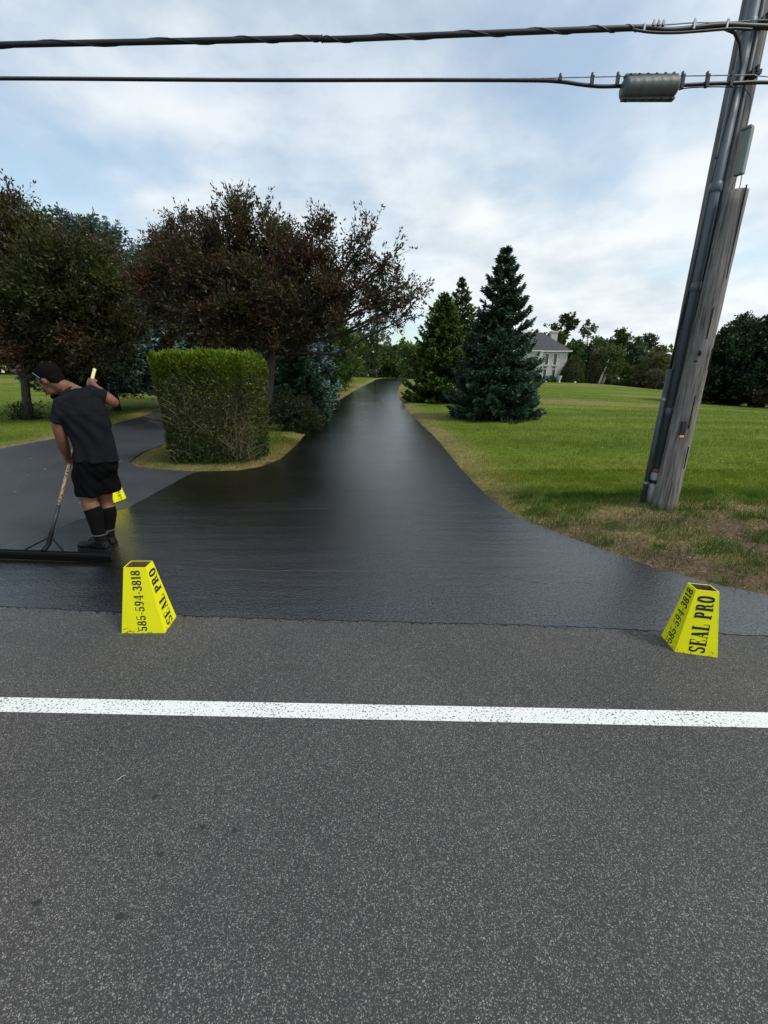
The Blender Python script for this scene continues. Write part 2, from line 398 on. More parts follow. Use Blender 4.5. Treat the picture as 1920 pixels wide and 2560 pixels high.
def gl(a, b, n): return list(np.linspace(a, b, n, endpoint=False))
gx = np.array([-900, -400, -200, -120, -80] + gl(-60, -14, 20) + gl(-14, -6.6, 22) + gl(-6.6, 7, 110) + gl(7, 20, 34) + gl(20, 60, 34) + gl(60, 120, 14) + [120, 200, 400, 900])
gy = np.array([-60, -30, -10, 0, 1.5] + gl(2, 12, 84) + gl(12, 30, 60) + gl(30, 95, 90) + gl(95, 200, 14) + [200, 400, 900])
GX, GY = np.meshgrid(gx, gy); zz_, dd_ = lawn_info(GX.ravel(), GY.ravel())
V = np.stack([GX.ravel(), GY.ravel(), zz_], 1)
nx, ny = len(gx), len(gy)
ii = np.arange((ny-1)*(nx-1)); a_ = (ii//(nx-1))*nx + ii % (nx-1)
F = np.stack([a_, a_+1, a_+nx+1, a_+nx], 1)
dry = dryness(V[:, 0], V[:, 1], dd_)
GREEN = np.array([.082, .132, .011]); GREEN2 = np.array([.150, .188, .022]); STRAW = np.array([.25, .20, .085]); DIRT = np.array([.125, .085, .055])
def turf_col(x, y, dry, bank):
    m = np.clip((vnoise(x*.5, y*1.2, .5, 11)*.6+vnoise(x, y, 1.9, 12)*.4)*1.7-.35, 0, 1)[:, None]
    c = GREEN*(1-m)+GREEN2*m
    # mower lines on the far lawn
    c = c*(1+.10*np.sin(y*2.1+x*.15))[:, None]
    c = c*(1-dry[:, None])+STRAW*dry[:, None]
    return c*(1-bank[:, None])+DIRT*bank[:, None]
def bankness(x, y, d):
    n = vnoise(x, y, 2.2, 21)*.5+vnoise(x, y, 6, 22)*.5
    b = (x > 1.5)*(1-sm(y, 4.2, 5.1))*sm(n, .15, .5)
    e = (1-sm(d, .02, .22))*sm(n, .35, .6)*.8
    under_row = (pdist(x, y, [(-4.2, 8.4), (-4.3, 60)]) < 1.1)*.6*(y < 60)  # more dirt colour and fewer blades along the hedge and tree row
    return np.clip(np.maximum(np.maximum(b, e), under_row*n), 0, 1)
bank = bankness(V[:, 0], V[:, 1], dd_)
gm = np_mesh('ground', V, F, turf_col(V[:, 0], V[:, 1], dry, bank), smooth=True)
m, t, b = new_mat('turf')
at = N(t, 'ShaderNodeAttribute', attribute_name='col'); tcn = N(t, 'ShaderNodeTexCoord')
na = N(t, 'ShaderNodeTexNoise', i_Scale=9.0, i_Detail=8.0, i_Roughness=0.75); LK(t, tcn.outputs['Object'], na.inputs[0])
rr = N(t, 'ShaderNodeMapRange'); LK(t, na.outputs[0], rr.inputs[0]); rr.inputs[1].default_value = .3; rr.inputs[2].default_value = .7; rr.inputs[3].default_value = .45; rr.inputs[4].default_value = 1.45
cg = N(t, 'ShaderNodeCombineColor')
for i in range(3): LK(t, rr.outputs[0], cg.inputs[i])
mm = N(t, 'ShaderNodeMix', data_type='RGBA', blend_type='MULTIPLY'); mm.inputs[0].default_value = 1
LK(t, at.outputs['Color'], mm.inputs[6]); LK(t, cg.outputs[0], mm.inputs[7]); LK(t, mm.outputs[2], b.inputs['Base Color'])
b.inputs['Roughness'].default_value = .95; b.inputs['Specular IOR Level'].default_value = .1
bp = N(t, 'ShaderNodeBump'); bp.inputs['Strength'].default_value = .8; bp.inputs['Distance'].default_value = .05
nb = N(t, 'ShaderNodeTexNoise', i_Scale=26.0, i_Detail=6.0); LK(t, tcn.outputs['Object'], nb.inputs[0]); LK(t, nb.outputs[0], bp.inputs['Height']); LK(t, bp.outputs[0], b.inputs['Normal'])
tag(link_mesh('ground', gm, m), kind='structure')

# ------------------------------------------------------------------ road, drives
def front(x): return 2.742 - .068*(x+3.16)
def poly_sheet(name, pts, z, mat):
    bm = bmesh.new(); vs = [bm.verts.new((x, y, z+(float(base_h(x, y)) if (8 < y < 60 and abs(x) < 60) else 0))) for x, y in pts]
    es = [bm.edges.new((vs[i], vs[(i+1) % len(vs)])) for i in range(len(vs))]
    bmesh.ops.triangle_fill(bm, use_beauty=True, use_dissolve=False, edges=es)
    for f in bm.faces:
        if f.normal.z < 0: f.normal_flip()
    return bm
def strip(bm, L, Rr, z, nacross=5):
    """add a grid strip between two lists of points, draped on the terrain"""
    rows = []
    for (x1, y1), (x2, y2) in zip(L, Rr):
        rows.append([bm.verts.new((x1+(x2-x1)*k/nacross, y1+(y2-y1)*k/nacross, float(base_h(x1+(x2-x1)*k/nacross, y1+(y2-y1)*k/nacross))+z)) for k in range(nacross+1)])
    for a, b2 in zip(rows[:-1], rows[1:]):
        for k in range(nacross):
            f = bm.faces.new((a[k], a[k+1], b2[k+1], b2[k]))
            f.smooth = True
def finish(bm, name, mat, kind='structure'):
    me = bpy.data.meshes.new(name); bm.normal_update(); bm.to_mesh(me); bm.free()
    return tag(link_mesh(name, me, mat), kind=kind)
def wob(a, b, n, amp, seed):
    r = random.Random(seed); out = []
    for i in range(n+1):
        t = i/n; out.append((a[0]+(b[0]-a[0])*t + r.uniform(-amp, amp)*(0 < i < n), a[1]+(b[1]-a[1])*t + r.uniform(-amp, amp)*(0 < i < n)))
    return out
bm = poly_sheet('road', [(-300, -60), (300, -60), (300, -19), (60, .2-1.5), (60, front(60)), (-60, front(-60)), (-300, 22)], -0.006, None)
bm.free()
bm = poly_sheet('road', [(-300, -60), (300, -60), (300, front(300)+.12), (-300, front(-300)+.12)], -0.003, None)
finish(bm, 'road', M_ROAD)
# worn side drive and its apron
fl = [(-60, front(-60)-.02), (3.2, front(3.2)-.02), (3.0, 2.95)]
old = [(-60, front(-60)+.01), (-3.0, front(-3)+.01), (0, 3.2), (1.5, 5), (0.5, 8), (-1.5, 8.9), (-2.4, 8.4)] + ISL_F[::-1][1:] + [(-5.75, 10.9), (-5.8, 12.0), (-9.38, 12.0)] + [(-9.4, 10), (-10, 9.3), (-12, 8.6), (-16, 8.0), (-30, 7.2), (-60, 6.5)]
# push the island outline inward a little so the sheet tucks under the turf
bm = poly_sheet('o', old, 0.0, None)
ysl = list(np.linspace(12, 70, 60))
lx = np.array(EDGE_LL[4:]); rx = np.array(EDGE_LR)
strip(bm, [(float(np.interp(y, lx[:, 1], lx[:, 0]))-.03, y) for y in ysl], [(float(np.interp(y, rx[:, 1], rx[:, 0]))+.03, y) for y in ysl], 0.0, 4)
finish(bm, 'side_drive', M_OLD)
# freshly sealed drive
rnd = random.Random(4)
fr = wob((-6, front(-6)), (8.0, front(8.0)-.0), 420, .009, 1)
fr = [(x, y+.02*math.sin(x*1.3)) for x, y in fr]
cut = [(-3.47, 7.36), (-3.42, 6.4), (-3.36, 5.2), (-3.5, 4.98), (-3.64, 4.82), (-3.72, 4.44), (-3.84, 3.86), (-4.6, 3.5), (-6.0, 3.35)]
cut2 = []
for p, q in zip(cut[:-1], cut[1:]): cut2 += wob(p, q, 6, .008, len(cut2)+3)[:-1]
cut2.append(cut[-1])
er = [(8.0, 2.25)] + EDGE_R[2:12]
er2 = []
for p, q in zip(er[:-1], er[1:]): er2 += wob(p, q, 7, .012, len(er2)+9)[:-1]
il = [(-3.4, 7.5), (-2.7, 7.6), (-2.35, 8.0), (-2.2, 8.7), (-2.27, 10.7), (-2.3, 11.2)]
il2 = []
for p, q in zip(il[:-1], il[1:]): il2 += wob(p, q, 5, .008, len(il2)+33)[:-1]
pts = fr + er2 + [(1.5, 11.2), (-2.3, 11.2)] + il2[::-1] + cut2[1:]
bm = poly_sheet('s', pts, 0.002, None)
lL = np.array(EDGE_L); rR = np.array(EDGE_R[8:])
ys = list(np.linspace(11.2, 60, 110))
rw = random.Random(8)
eL = [(float(np.interp(y, lL[:, 1], lL[:, 0]))+rw.uniform(-.02, .02), y) for y in ys]
eR = [(float(np.interp(y, rR[:, 1], rR[:, 0]))+rw.uniform(-.02, .02), y) for y in ys]
tail_L = [(-.1, 64), (.9, 68), (2.8, 73), (5, 78), (20, 90)]; tail_R = [(3.9, 64), (5.1, 67.5), (7, 71.5), (9, 75), (20, 84)]
strip(bm, eL+tail_L, eR+tail_R, 0.0022, 6)
finish(bm, 'sealed_driveway', M_SEAL)
# raised seams and cracks telegraphing through the sealer
crk = MB()
def crack(x0, y0, x1, y1, w, seed, amp=.03):
    r = random.Random(seed); n = int(abs(x1-x0)/.05)+2; pa = []; off = 0
    for i in range(n):
        t = i/(n-1); off += r.uniform(-.012, .012); off *= .92
        pa.append((x0+(x1-x0)*t, y0+(y1-y0)*t+off+amp*math.sin(t*9+seed), .0045+base_h(x0, y0)))
    rings = []
    for i, p in enumerate(pa):
        ww = w*r.uniform(.5, 1.3); rings.append([(p[0], p[1]-ww, p[2]-.0030), (p[0], p[1], p[2]+.0001), (p[0], p[1]+ww, p[2]-.0030)])
    b = len(crk.v)
    for q in rings: crk.v += q
    for i in range(len(rings)-1):
        for k in (0, 1): crk.f.append((b+i*3+k, b+(i+1)*3+k, b+(i+1)*3+k+1, b+i*3+k+1))
def gpt(px, py):
    u = (px-960)/FPX; v = (1280-py)/FPX; dz = -ST+v*CT; t = -CAM_H/dz
    return u*t, (CT+v*ST)*t
for (a, b_, w, s) in [((380, 1415), (1100, 1438), .009, 2), ((1100, 1438), (1480, 1462), .009, 5)]:
    g0, g1 = gpt(*a), gpt(*b_); crack(g0[0], g0[1], g1[0], g1[1], w, s)
co = crk.build('sealed_crack', M_SEAL); tag(co, kind='structure')
co.name = 'driveway_cracks'

sp_m = MB(); rs = random.Random(12)
for i in range(420):
    x = rs.uniform(-4, 4.5); y = front(x)+.02*math.sin(x*1.3)-abs(rs.gauss(0, .022)); r0 = rs.uniform(.002, .007)*(1.6 if rs.random() < .1 else 1); n_ = 7
    sp_m.add([(x+math.cos(a*2*math.pi/n_)*r0*rs.uniform(.7, 1.8), y+math.sin(a*2*math.pi/n_)*r0*rs.uniform(.6, 1.1), -.0012) for a in range(n_)], [tuple(range(n_))])
tag(sp_m.build('sealer_splashes', M_SEAL), 'small black splashes of sealer along the front edge of the sealed strip', 'splashes', kind='stuff')

# white edge line, following the road
lnb = MB()
def wl(x, o): return 1.70 - .0268*x + o
n = 60
for i in range(n):
    x0 = -12+24*i/n; x1 = -12+24*(i+1)/n
    lnb.add([(x0, wl(x0, -.050), -.001), (x1, wl(x1, -.050), -.001), (x1, wl(x1, .050), -.001), (x0, wl(x0, .050), -.001)], [(0, 1, 2, 3)])
tag(lnb.build('road_edge_line', M_LINE), kind='structure')

# ------------------------------------------------------------------ grass blades
def blades(x, y, z, h, w, col, lean=.35):
    n = len(x); a = rng.random(n)*2*math.pi; la = rng.random(n)*2*math.pi; ll = rng.random(n)*lean
    dx, dy = np.cos(a)*w*.5, np.sin(a)*w*.5
    V = np.empty((n, 3, 3), np.float32)
    V[:, 0] = np.stack([x-dx, y-dy, z-.005], 1); V[:, 1] = np.stack([x+dx, y+dy, z-.005], 1)
    V[:, 2] = np.stack([x+np.cos(la)*ll*h, y+np.sin(la)*ll*h, z+h], 1)
    C = np.repeat(col[:, None, :], 3, 1)
    return V.reshape(-1, 3), C.reshape(-1, 3)
def scatter(n, y0, y1, xr, poly, dens_pow=2.0):
    """random turf positions, thinning out with distance from the road"""
    u = rng.random(n); y = 1/((1-u)/y0+u/y1)
    x = rng.uniform(-1, 1, n)*1.05*y+rng.normal(0, .3, n)
    x = np.where(rng.random(n) < .25, rng.uniform(xr[0], xr[1], n), x)
    k = inpoly(x, y, poly) & (x > xr[0]) & (x < xr[1])
    return x[k], y[k]
Vs, Cs = [], []
def add_grass(x, y, hs=1.0):
    z, d = lawn_info(x, y)
    dr = dryness(x, y, d); bk = bankness(x, y, d)
    keep = (d > rng.normal(-.01, .035, len(d))) & (rng.random(len(x)) > bk*.88)
    x, y, z, d, dr, bk = [q[keep] for q in (x, y, z, d, dr, bk)]
    sc = np.clip(y/7, .8, 5)
    n = vnoise(x, y, 3.5, 31)
    h = (.020+.024*rng.random(len(x)))*(1+.8*(n > .62))*np.clip(sc, .8, 1.35)*hs*(1-.5*dr)
    w = .0055*sc
    m = np.clip((vnoise(x*.5, y*1.2, .5, 11)*.6+vnoise(x, y, 1.9, 12)*.4)*1.7-.35, 0, 1)[:, None]
    c = (GREEN*(1-m)+GREEN2*m)*1.05
    c = c*(1+.10*np.sin(y*2.1+x*.15))[:, None]
    isd = rng.random(len(x)) < (dr*.8+.03)
    c = np.where(isd[:, None], STRAW*(.6+.8*rng.random((len(x), 1))), c)
    c = c*(.6+.8*rng.random((len(x), 1)))
    v, cc = blades(x, y, z, h, w, c, .6); Vs.append(v); Cs.append(cc)
for args in [(330000, 3.0, 45, (1.3, 45), POLY_R), (160000, 7.3, 40, (-7, 0), POLY_I), (110000, 8, 45, (-40, -9), POLY_LL)]:
    add_grass(*scatter(*args))
# extra near bank coverage
x = rng.uniform(1.4, 7.5, 90000); y = rng.uniform(2.4, 7.5, 90000); k = inpoly(x, y, POLY_R); add_grass(x[k], y[k])
x = rng.uniform(-5.8, -2.0, 60000); y = rng.uniform(7.4, 12, 60000); k = inpoly(x, y, POLY_I); add_grass(x[k], y[k], 1.1)
V = np.concatenate(Vs); C = np.concatenate(Cs)
F = np.arange(len(V)).reshape(-1, 3)
tag(link_mesh('lawn_grass', np_mesh('lawn_grass', V, F, C), M_GRASS), 'short mown lawn grass, straw coloured along the drive edges', 'grass', kind='stuff')
# coarse tufts and dead straw on the bank beside the pole
Vs, Cs = [], []
ncl = 420
cxs = rng.uniform(1.7, 6.5, ncl); cys = rng.uniform(2.6, 5.6, ncl); k = inpoly(cxs, cys, POLY_R); cxs, cys = cxs[k], cys[k]
for cx_, cy_ in zip(cxs, cys):
    q = 46; rr_ = rng.uniform(.04, .13); x = cx_+rng.normal(0, rr_, q); y = cy_+rng.normal(0, rr_*.7, q)
    z, d = lawn_info(x, y); kk = d > .01
    x, y, z = x[kk], y[kk], z[kk]
    g = np.array([.055, .11, .016])*rng.uniform(.7, 1.5)
    v, c = blades(x, y, z, rng.uniform(.04, .10, len(x)), np.full(len(x), .007), g*(.6+.8*rng.random((len(x), 1))), 1.2); Vs.append(v); Cs.append(c)
n = 34000; x = rng.uniform(1.4, 7.5, n); y = rng.uniform(2.4, 5.6, n); z, d = lawn_info(x, y); k = inpoly(x, y, POLY_R) & (d > .0) & (rng.random(n) < 1-sm(y, 4.3, 5.6)); x, y, z = x[k], y[k], z[k]
v, c = blades(x, y, z, rng.uniform(.004, .02, len(x)), np.full(len(x), .010), np.array([.46, .37, .26])*(.25+1.1*rng.random((len(x), 1))**1.6), 4.5); Vs.append(v); Cs.append(c)
V = np.concatenate(Vs); C = np.concatenate(Cs)
tag(link_mesh('bank_tufts', np_mesh('bank_tufts', V, np.arange(len(V)).reshape(-1, 3), C), M_GRASS), 'weedy tufts and dead straw on the dirt bank in front of the pole', 'grass', kind='stuff')

def scatter_specks(name, label, pts, size, col, z_up, cat, flat=True):
    Vv, Ff = [], []
    for i, (x, y) in enumerate(pts):
        z = max(gh(x, y), float(base_h(x, y))+.008 if flat else -9)+z_up; a = random.random()*6.28; s = size*random.uniform(.6, 1.3)
        b_ = len(Vv); kq = 5
        for q in range(kq):
            Vv.append((x+math.cos(a+q*2*math.pi/kq)*s, y+math.sin(a+q*2*math.pi/kq)*s*.8, z+random.uniform(0, .3)*s))
        Vv.append((x, y, z+s*.4))
        for q in range(kq): Ff.append((b_+q, b_+(q+1) % kq, b_+kq))
    C = np.tile(np.array(col), (len(Vv), 1))
    return tag(link_mesh(name, np_mesh(name, np.array(Vv), np.array(Ff), C), M_GRASS), label, cat, kind='stuff')
dl = []
while len(dl) < 230:
    y = random.uniform(6, 34); x = random.uniform(2.5, y*1.0)
    if vnoise(np.array([x]), np.array([y]), .35, 77)[0] > .45 and gh(x, y) > -2: dl.append((x, y))
scatter_specks('dandelions', 'small yellow dandelion flowers scattered over the right hand lawn', dl, .012, (.75, .62, .05), .07, 'flowers', False)
lt = [(random.uniform(-9, -3.6), random.uniform(4.3, 11)) for _ in range(46)]
scatter_specks('leaf_litter', 'tiny pale bits of leaf litter on the worn side drive', lt, .016, (.42, .40, .34), .006, 'litter')
sp = [gpt(*q) for q in [(160, 1548), (388, 1990), (508, 2065), (585, 2075), (90, 2255), (400, 2135), (300, 2290)]]
MOIL = simple('tar_spot', (.022, .022, .022), .6)
o_ = MB()
for i, (x, y) in enumerate(sp):
    n = 11; r0 = random.uniform(.007, .013); ring = [(x+math.cos(a*2*math.pi/n)*r0*random.uniform(.6, 1.5), y+math.sin(a*2*math.pi/n)*r0*random.uniform(.5, 1.1), -.0015) for a in range(n)]
    o_.add(ring, [tuple(range(n))])
tag(o_.build('road_tar_spots', MOIL), 'small dark tar spots on the near lane of the road', 'tar spots', kind='stuff')
tw = MB(); a = Vector(gpt(292, 1952)+(.0,)); b2 = Vector(gpt(315, 1939)+(.004,)); tw.tube([a, (a+b2)/2+Vector((0, .004, .003)), b2], .0010, 5)
tag(tw.build('dry_grass_stem', simple('straw', (.6, .55, .42))), 'pale dry stem lying on the near lane below the white line', 'stem')

# ------------------------------------------------------------------ trees
def unit(v): return v/np.maximum(np.linalg.norm(v, axis=-1, keepdims=True), 1e-9)
def leaf_quads(Pn, D, L, W, col, cup=.25):
    n = len(Pn); r = unit(rng.normal(size=(n, 3))); S = unit(np.cross(D, r)); U = np.cross(S, D)
    L = np.broadcast_to(np.asarray(L, float), (n,))[:, None]; W = np.broadcast_to(np.asarray(W, float), (n,))[:, None]
    V = np.empty((n, 4, 3), np.float32)
    V[:, 0] = Pn; V[:, 2] = Pn+D*L
    V[:, 1] = Pn+D*L*.48+S*W*.5+U*W*cup; V[:, 3] = Pn+D*L*.48-S*W*.5+U*W*cup
    return V.reshape(-1, 3), np.repeat(col, 4, 0)
def quads_obj(name, Vl, Cl, mat, parent):
    V = np.concatenate(Vl); C = np.concatenate(Cl)
    return link_mesh(name, np_mesh(name, V, np.arange(len(V)).reshape(-1, 4), C), mat, parent)
def palette(n, cols, w=None, jit=.35):
    cols = np.array(cols); k = rng.choice(len(cols), n, p=w)
    return cols[k]*(1-jit+2*jit*rng.random((n, 1)))

def broadleaf(name, label, base, trunk, r0, lobes, ntw, nleaf, L, W, cols, w=None, tl=(.5, .9), up=.5, group=None, bark=None, cat='tree', limbs=True, twiglines=0, shell=.55, leafdir=.7, colfun=None, partname='trunk'):
    """trunk: points from the ground up; lobes: (centre, radius triple, weight)"""
    root = empty(name, base, label, cat, group)
    tb = MB(); tb.tube(trunk, [r0*(1.35 if i == 0 else 1-.45*i/len(trunk)) for i in range(len(trunk))], 9); trunkm = tb; tb = MB()
    top = Vector(trunk[-1]); fork = Vector(trunk[-2])
    cen = np.array([l[0] for l in lobes], float); rad = np.array([l[1] for l in lobes], float); wt = np.array([l[2] for l in lobes], float); wt /= wt.sum()
    if limbs:
        for c, r_, _ in lobes:
            c = Vector(c); s = fork.lerp(top, random.random()); mid = s.lerp(c, .5)+Vector((random.uniform(-.1, .1), random.uniform(-.1, .1), -.12*(c-s).length*random.random()))
            q = [s, s.lerp(mid, .5)+Vector((0, 0, .02)), mid, mid.lerp(c, .5), c]
            rr_ = r0*.5*min(1, .5+(c-s).length*.1); tb.tube(q, [rr_, rr_*.8, rr_*.6, rr_*.42, rr_*.25], 6)
            for k in range(5):
                s2 = mid.lerp(c, random.random()); e = Vector(c)+Vector([random.uniform(-.85, .85)*r_[a] for a in range(3)])
                tb.tube([s2, s2.lerp(e, .5)+Vector((0, 0, -.05)), e], [rr_*.3, rr_*.18, rr_*.06], 4)
    k = rng.choice(len(lobes), ntw, p=wt)
    dirs = unit(rng.normal(size=(ntw, 3))); rr_ = rng.random(ntw)**shell
    ncl_ = 15; cd = unit(rng.normal(size=(len(lobes), ncl_, 3))); cp = cd*(.25+.68*rng.random((len(lobes), ncl_, 1))**.5)
    ci = rng.integers(0, ncl_, ntw); inn = rng.random(ntw) < .9
    off = np.where(inn[:, None], cp[k, ci]+rng.normal(0, .11, (ntw, 3)), dirs*(rr_*.9)[:, None])
    S = cen[k]+off*rad[k]; dirs = unit(off+dirs*.35); rr_ = np.linalg.norm(off, axis=1)
    D = unit(dirs*.9+np.array([0, 0, up])+rng.normal(0, .35, (ntw, 3)))
    T = rng.uniform(tl[0], tl[1], ntw)
    t = rng.random((ntw, nleaf))
    bend = rng.normal(0, .12, (ntw, 3))
    Pp = S[:, None]+D[:, None]*(t*T[:, None])[..., None]+bend[:, None]*(t**2*T[:, None])[..., None]+rng.normal(0, .02+L*.22, (ntw, nleaf, 3))
    LD = unit(D[:, None]*leafdir+rng.normal(0, .6, (ntw, nleaf, 3)))
    cc = palette(ntw, cols, w, .2)
    ccl = palette(len(lobes)*ncl_, cols, w, .45)[k*ncl_+ci]; cc = np.where(inn[:, None], ccl*.65+cc*.35, cc)
    if colfun is not None: cc = colfun(S, cc)
    C = (cc[:, None]*(.65+.7*rng.random((ntw, nleaf, 1)))).reshape(-1, 3)
    n = ntw*nleaf
    v, c = leaf_quads(Pp.reshape(-1, 3), LD.reshape(-1, 3), L*rng.uniform(.7, 1.3, n), W*rng.uniform(.7, 1.3, n), C)
    if twiglines:
        idx = np.argsort(-rr_)[:twiglines]
        for i in idx:
            a = Vector(S[i]); e = Vector(S[i]+D[i]*T[i]+bend[i]*T[i]); s0 = a-(e-a)*.6
            tb.tube([s0, a, a.lerp(e, .6)+Vector(bend[i])*.0, e], [.010, .008, .005, .002], 3, cap=False)
    trunkm.build(partname, bark or M_BARK, root, smooth=True)
    if tb.v: tb.build('limbs', M_BARKD, root, smooth=True)
    quads_obj('crown', [v], [c], M_LEAF, root)
    return root

def spruce(name, label, base, H, R, z0, cols, tips, nbr=330, nsp=90, L=.16, W=.06, seed=0, group=None, droop=.35, cat='spruce', taper=.85, trunk_r=.13, skew=(0, 0), nlay=21):
    root = empty(name, base, label, cat, group); bx, by, bz = base
    tb = MB(); tb.tube([(bx, by, bz-.1), (bx, by, bz+H*.5), (bx, by, bz+H*.97)], [trunk_r, trunk_r*.55, .012], 8)
    hfrac = np.sort(rng.random(nbr)**1.25)
    lay = np.round(hfrac*nlay)/nlay*.86+hfrac*.14
    h = z0+lay*(H-z0)*.985
    az = rng.random(nbr)*2*math.pi
    ln = R*((1-lay)**taper)*rng.uniform(.66, 1.18, nbr)*(1+.10*np.sin(az*3+seed))*(.80+.20*np.clip(lay*7, 0, 1))+.09
    o = np.stack([np.cos(az), np.sin(az), np.zeros(nbr)], 1); sd_ = np.stack([-np.sin(az), np.cos(az), np.zeros(nbr)], 1)
    slope = -.25+.95*lay**1.2+rng.normal(0, .07, nbr)
    cnt = np.maximum(10, (nsp*(ln/R)**1.15)).astype(int); bi = np.repeat(np.arange(nbr), cnt); m = len(bi)
    s = rng.random(m)**.62; u = rng.uniform(-1, 1, m)
    l = ln[bi]
    wid = l*np.clip(1.02-s, 0, 1)**.8*.33+.03
    z = l*(slope[bi]*s-droop*(s*(1-s))*1.0+.20*s**3)
    side = u*wid
    Pp = np.stack([np.full(m, bx), np.full(m, by), bz+h[bi]], 1)+o[bi]*(s*l+.0)[:, None]+sd_[bi]*side[:, None]
    hang = -np.abs(u)*wid*.35-rng.random(m)*.07*(1-lay[bi])
    Pp[:, 2] += z+hang
    D = unit(o[bi]*.75+sd_[bi]*(u*.75)[:, None]+np.array([0, 0, 1])*(rng.normal(.12, .28, m))[:, None]+rng.normal(0, .18, (m, 3)))
    base_c = palette(m, cols, None, .3)
    tipf = (np.clip((s-.72)/.28, 0, 1)*(rng.random(m) < .75))[:, None]
    C = base_c*(1-tipf)+np.array(tips)*tipf*(.7+.6*rng.random((m, 1)))
    cl = (.7+.6*rng.random(nbr))[bi][:, None]; C = C*cl
    Vl, Cl = [], []
    for q in range(2):
        jit = rng.normal(0, .02, (m, 3)); Dq = unit(D+rng.normal(0, .28, (m, 3)))
        v, c = leaf_quads(Pp+jit, Dq, L*rng.uniform(.6, 1.25, m), W*rng.uniform(.95, 1.6, m), C, .12); Vl.append(v); Cl.append(c)
    # leader
    n = 140; zt = rng.random(n); Pq = np.stack([np.full(n, bx), np.full(n, by), bz+H*(.93+.075*zt)], 1)
    v, c = leaf_quads(Pq, unit(rng.normal(size=(n, 3))+np.array([0, 0, .9])), .10+.05*rng.random(n), W*.6, palette(n, cols), .1); Vl.append(v); Cl.append(c)
    for i in range(0, nbr, 2):
        a = Vector((bx, by, bz+h[i])); e = a+Vector(o[i])*ln[i]*.85+Vector((0, 0, ln[i]*(slope[i]*.85-droop*.13+.10)))
        mid = a.lerp(e, .5)+Vector((0, 0, -droop*.15*ln[i])); tb.tube([a, mid, e], [.02, .012, .005], 4, cap=False)
    tb.build('trunk', M_BARKD, root, smooth=True)
    quads_obj('crown', Vl, Cl, M_NEEDLE, root)
    return root
def at(px, py_base, Y, dz=0):
    x = P(px, py_base, Y).x
    return Vector((x, Y, gh(x, Y)+dz))
PLUM = [(.072, .040, .028), (.060, .046, .022), (.040, .044, .017), (.11, .046, .028), (.062, .066, .020)]
PW = [.27, .27, .22, .09, .15]
# plum tree between the two drives, leaning trunk beside the hedge
b = at(664, 1067, 14.8)
TR = [b+Vector((0, 0, -.1)), P(672, 990, 14.75), P(680, 900, 14.7), P(690, 835, 14.65)]
lob = [(P(600, 650, 14.6), (1.5, 1.5, 1.15), 1.2), (P(500, 700, 14.4), (1.4, 1.5, 1.1), 1.1), (P(700, 720, 14.3), (1.3, 1.3, 1.1), 1.0), (P(570, 800, 14.2), (1.6, 1.4, .8), 1.0), (P(790, 760, 14.1), (.8, 1.0, .6), .42),
       (P(590, 570, 14.9), (.85, .9, .6), .5), (P(690, 580, 14.6), (.7, .9, .5), .32), (P(590, 505, 14.9), (.38, .5, .40), .12), (P(545, 560, 14.9), (.35, .5, .35), .09), (P(680, 520, 14.8), (.32, .4, .3), .06), (P(640, 530, 14.8), (.4, .4, .3), .08),
       (P(440, 650, 14.8), (.85, 1.0, .8), .38), (P(495, 600, 14.8), (.4, .5, .4), .11), (P(400, 720, 14.8), (.7, .8, .8), .3), (P(700, 850, 14.3), (1.0, .8, .35), .25),
       (P(795, 560, 14.5), (.34, .4, .55), .10), (P(790, 500, 14.5), (.16, .2, .35), .025), (P(790, 650, 14.5), (.65, .8, .5), .24), (P(860, 600, 14.4), (.45, .5, .3), .09), (P(910, 550, 14.4), (.28, .3, .28), .04), (P(928, 520, 14.4), (.10, .1, .2), .012),
       (P(870, 660, 14.3), (.30, .5, .25), .045), (P(940, 610, 14.3), (.38, .3, .14), .035), (P(975, 592, 14.3), (.22, .2, .08), .014), (P(960, 680, 14.2), (.60, .5, .24), .11), (P(1010, 672, 14.2), (.25, .2, .12), .02),
       (P(890, 745, 14.2), (.75, .7, .26), .15), (P(980, 740, 14.1), (.62, .5, .18), .09), (P(1040, 732, 14.1), (.28, .2, .07), .018), (P(960, 790, 14.0), (.62, .5, .16), .06), (P(1000, 800, 14.0), (.3, .3, .12), .02), (P(870, 810, 13.9), (.55, .5, .16), .045)]
lob = [(Vector(c)-Vector((0, 0, .55*float(sm(np.array(c.z-b.z), 3.6, 5.2)))), r_, w) for c, r_, w in lob]
broadleaf('plum_tree', 'purple leaved tree with a leaning grey trunk behind the hedge, boughs reaching over the drive', b, TR, .15, lob, 5400, 16, .115, .048, PLUM, PW, (.30, .80), .5, twiglines=1300, leafdir=1.1, bark=M_BARK)
# second plum behind the hedge
b = at(445, 1040, 23)
lob = [(P(440, 720, 23), (1.9, 1.9, 1.7), 1.3), (P(390, 780, 23), (1.6, 1.8, 1.3), 1), (P(500, 760, 23), (1.9, 1.9, 1.4), 1), (P(470, 850, 22.6), (2.2, 1.6, .9), 1), (P(420, 640, 23.3), (1.0, 1.0, .9), .35), (P(470, 575, 23.3), (.45, .6, .7), .12), (P(415, 600, 23.3), (.5, .6, .5), .12), (P(360, 690, 23), (1.0, 1, 1.0), .4), (P(345, 790, 23), (1.2, 1, 1.2), .5)]
broadleaf('plum_tree', 'purple leaved tree beyond the side drive, between clipped hedge and left blue spruce', b, [b, b+Vector((0, 0, 1.3)), b+Vector((.1, 0, 2.2)), b+Vector((.1, 0, 3))], .2, lob, 5200, 14, .15, .065, PLUM, PW, (.3, .9), .5, twiglines=500)
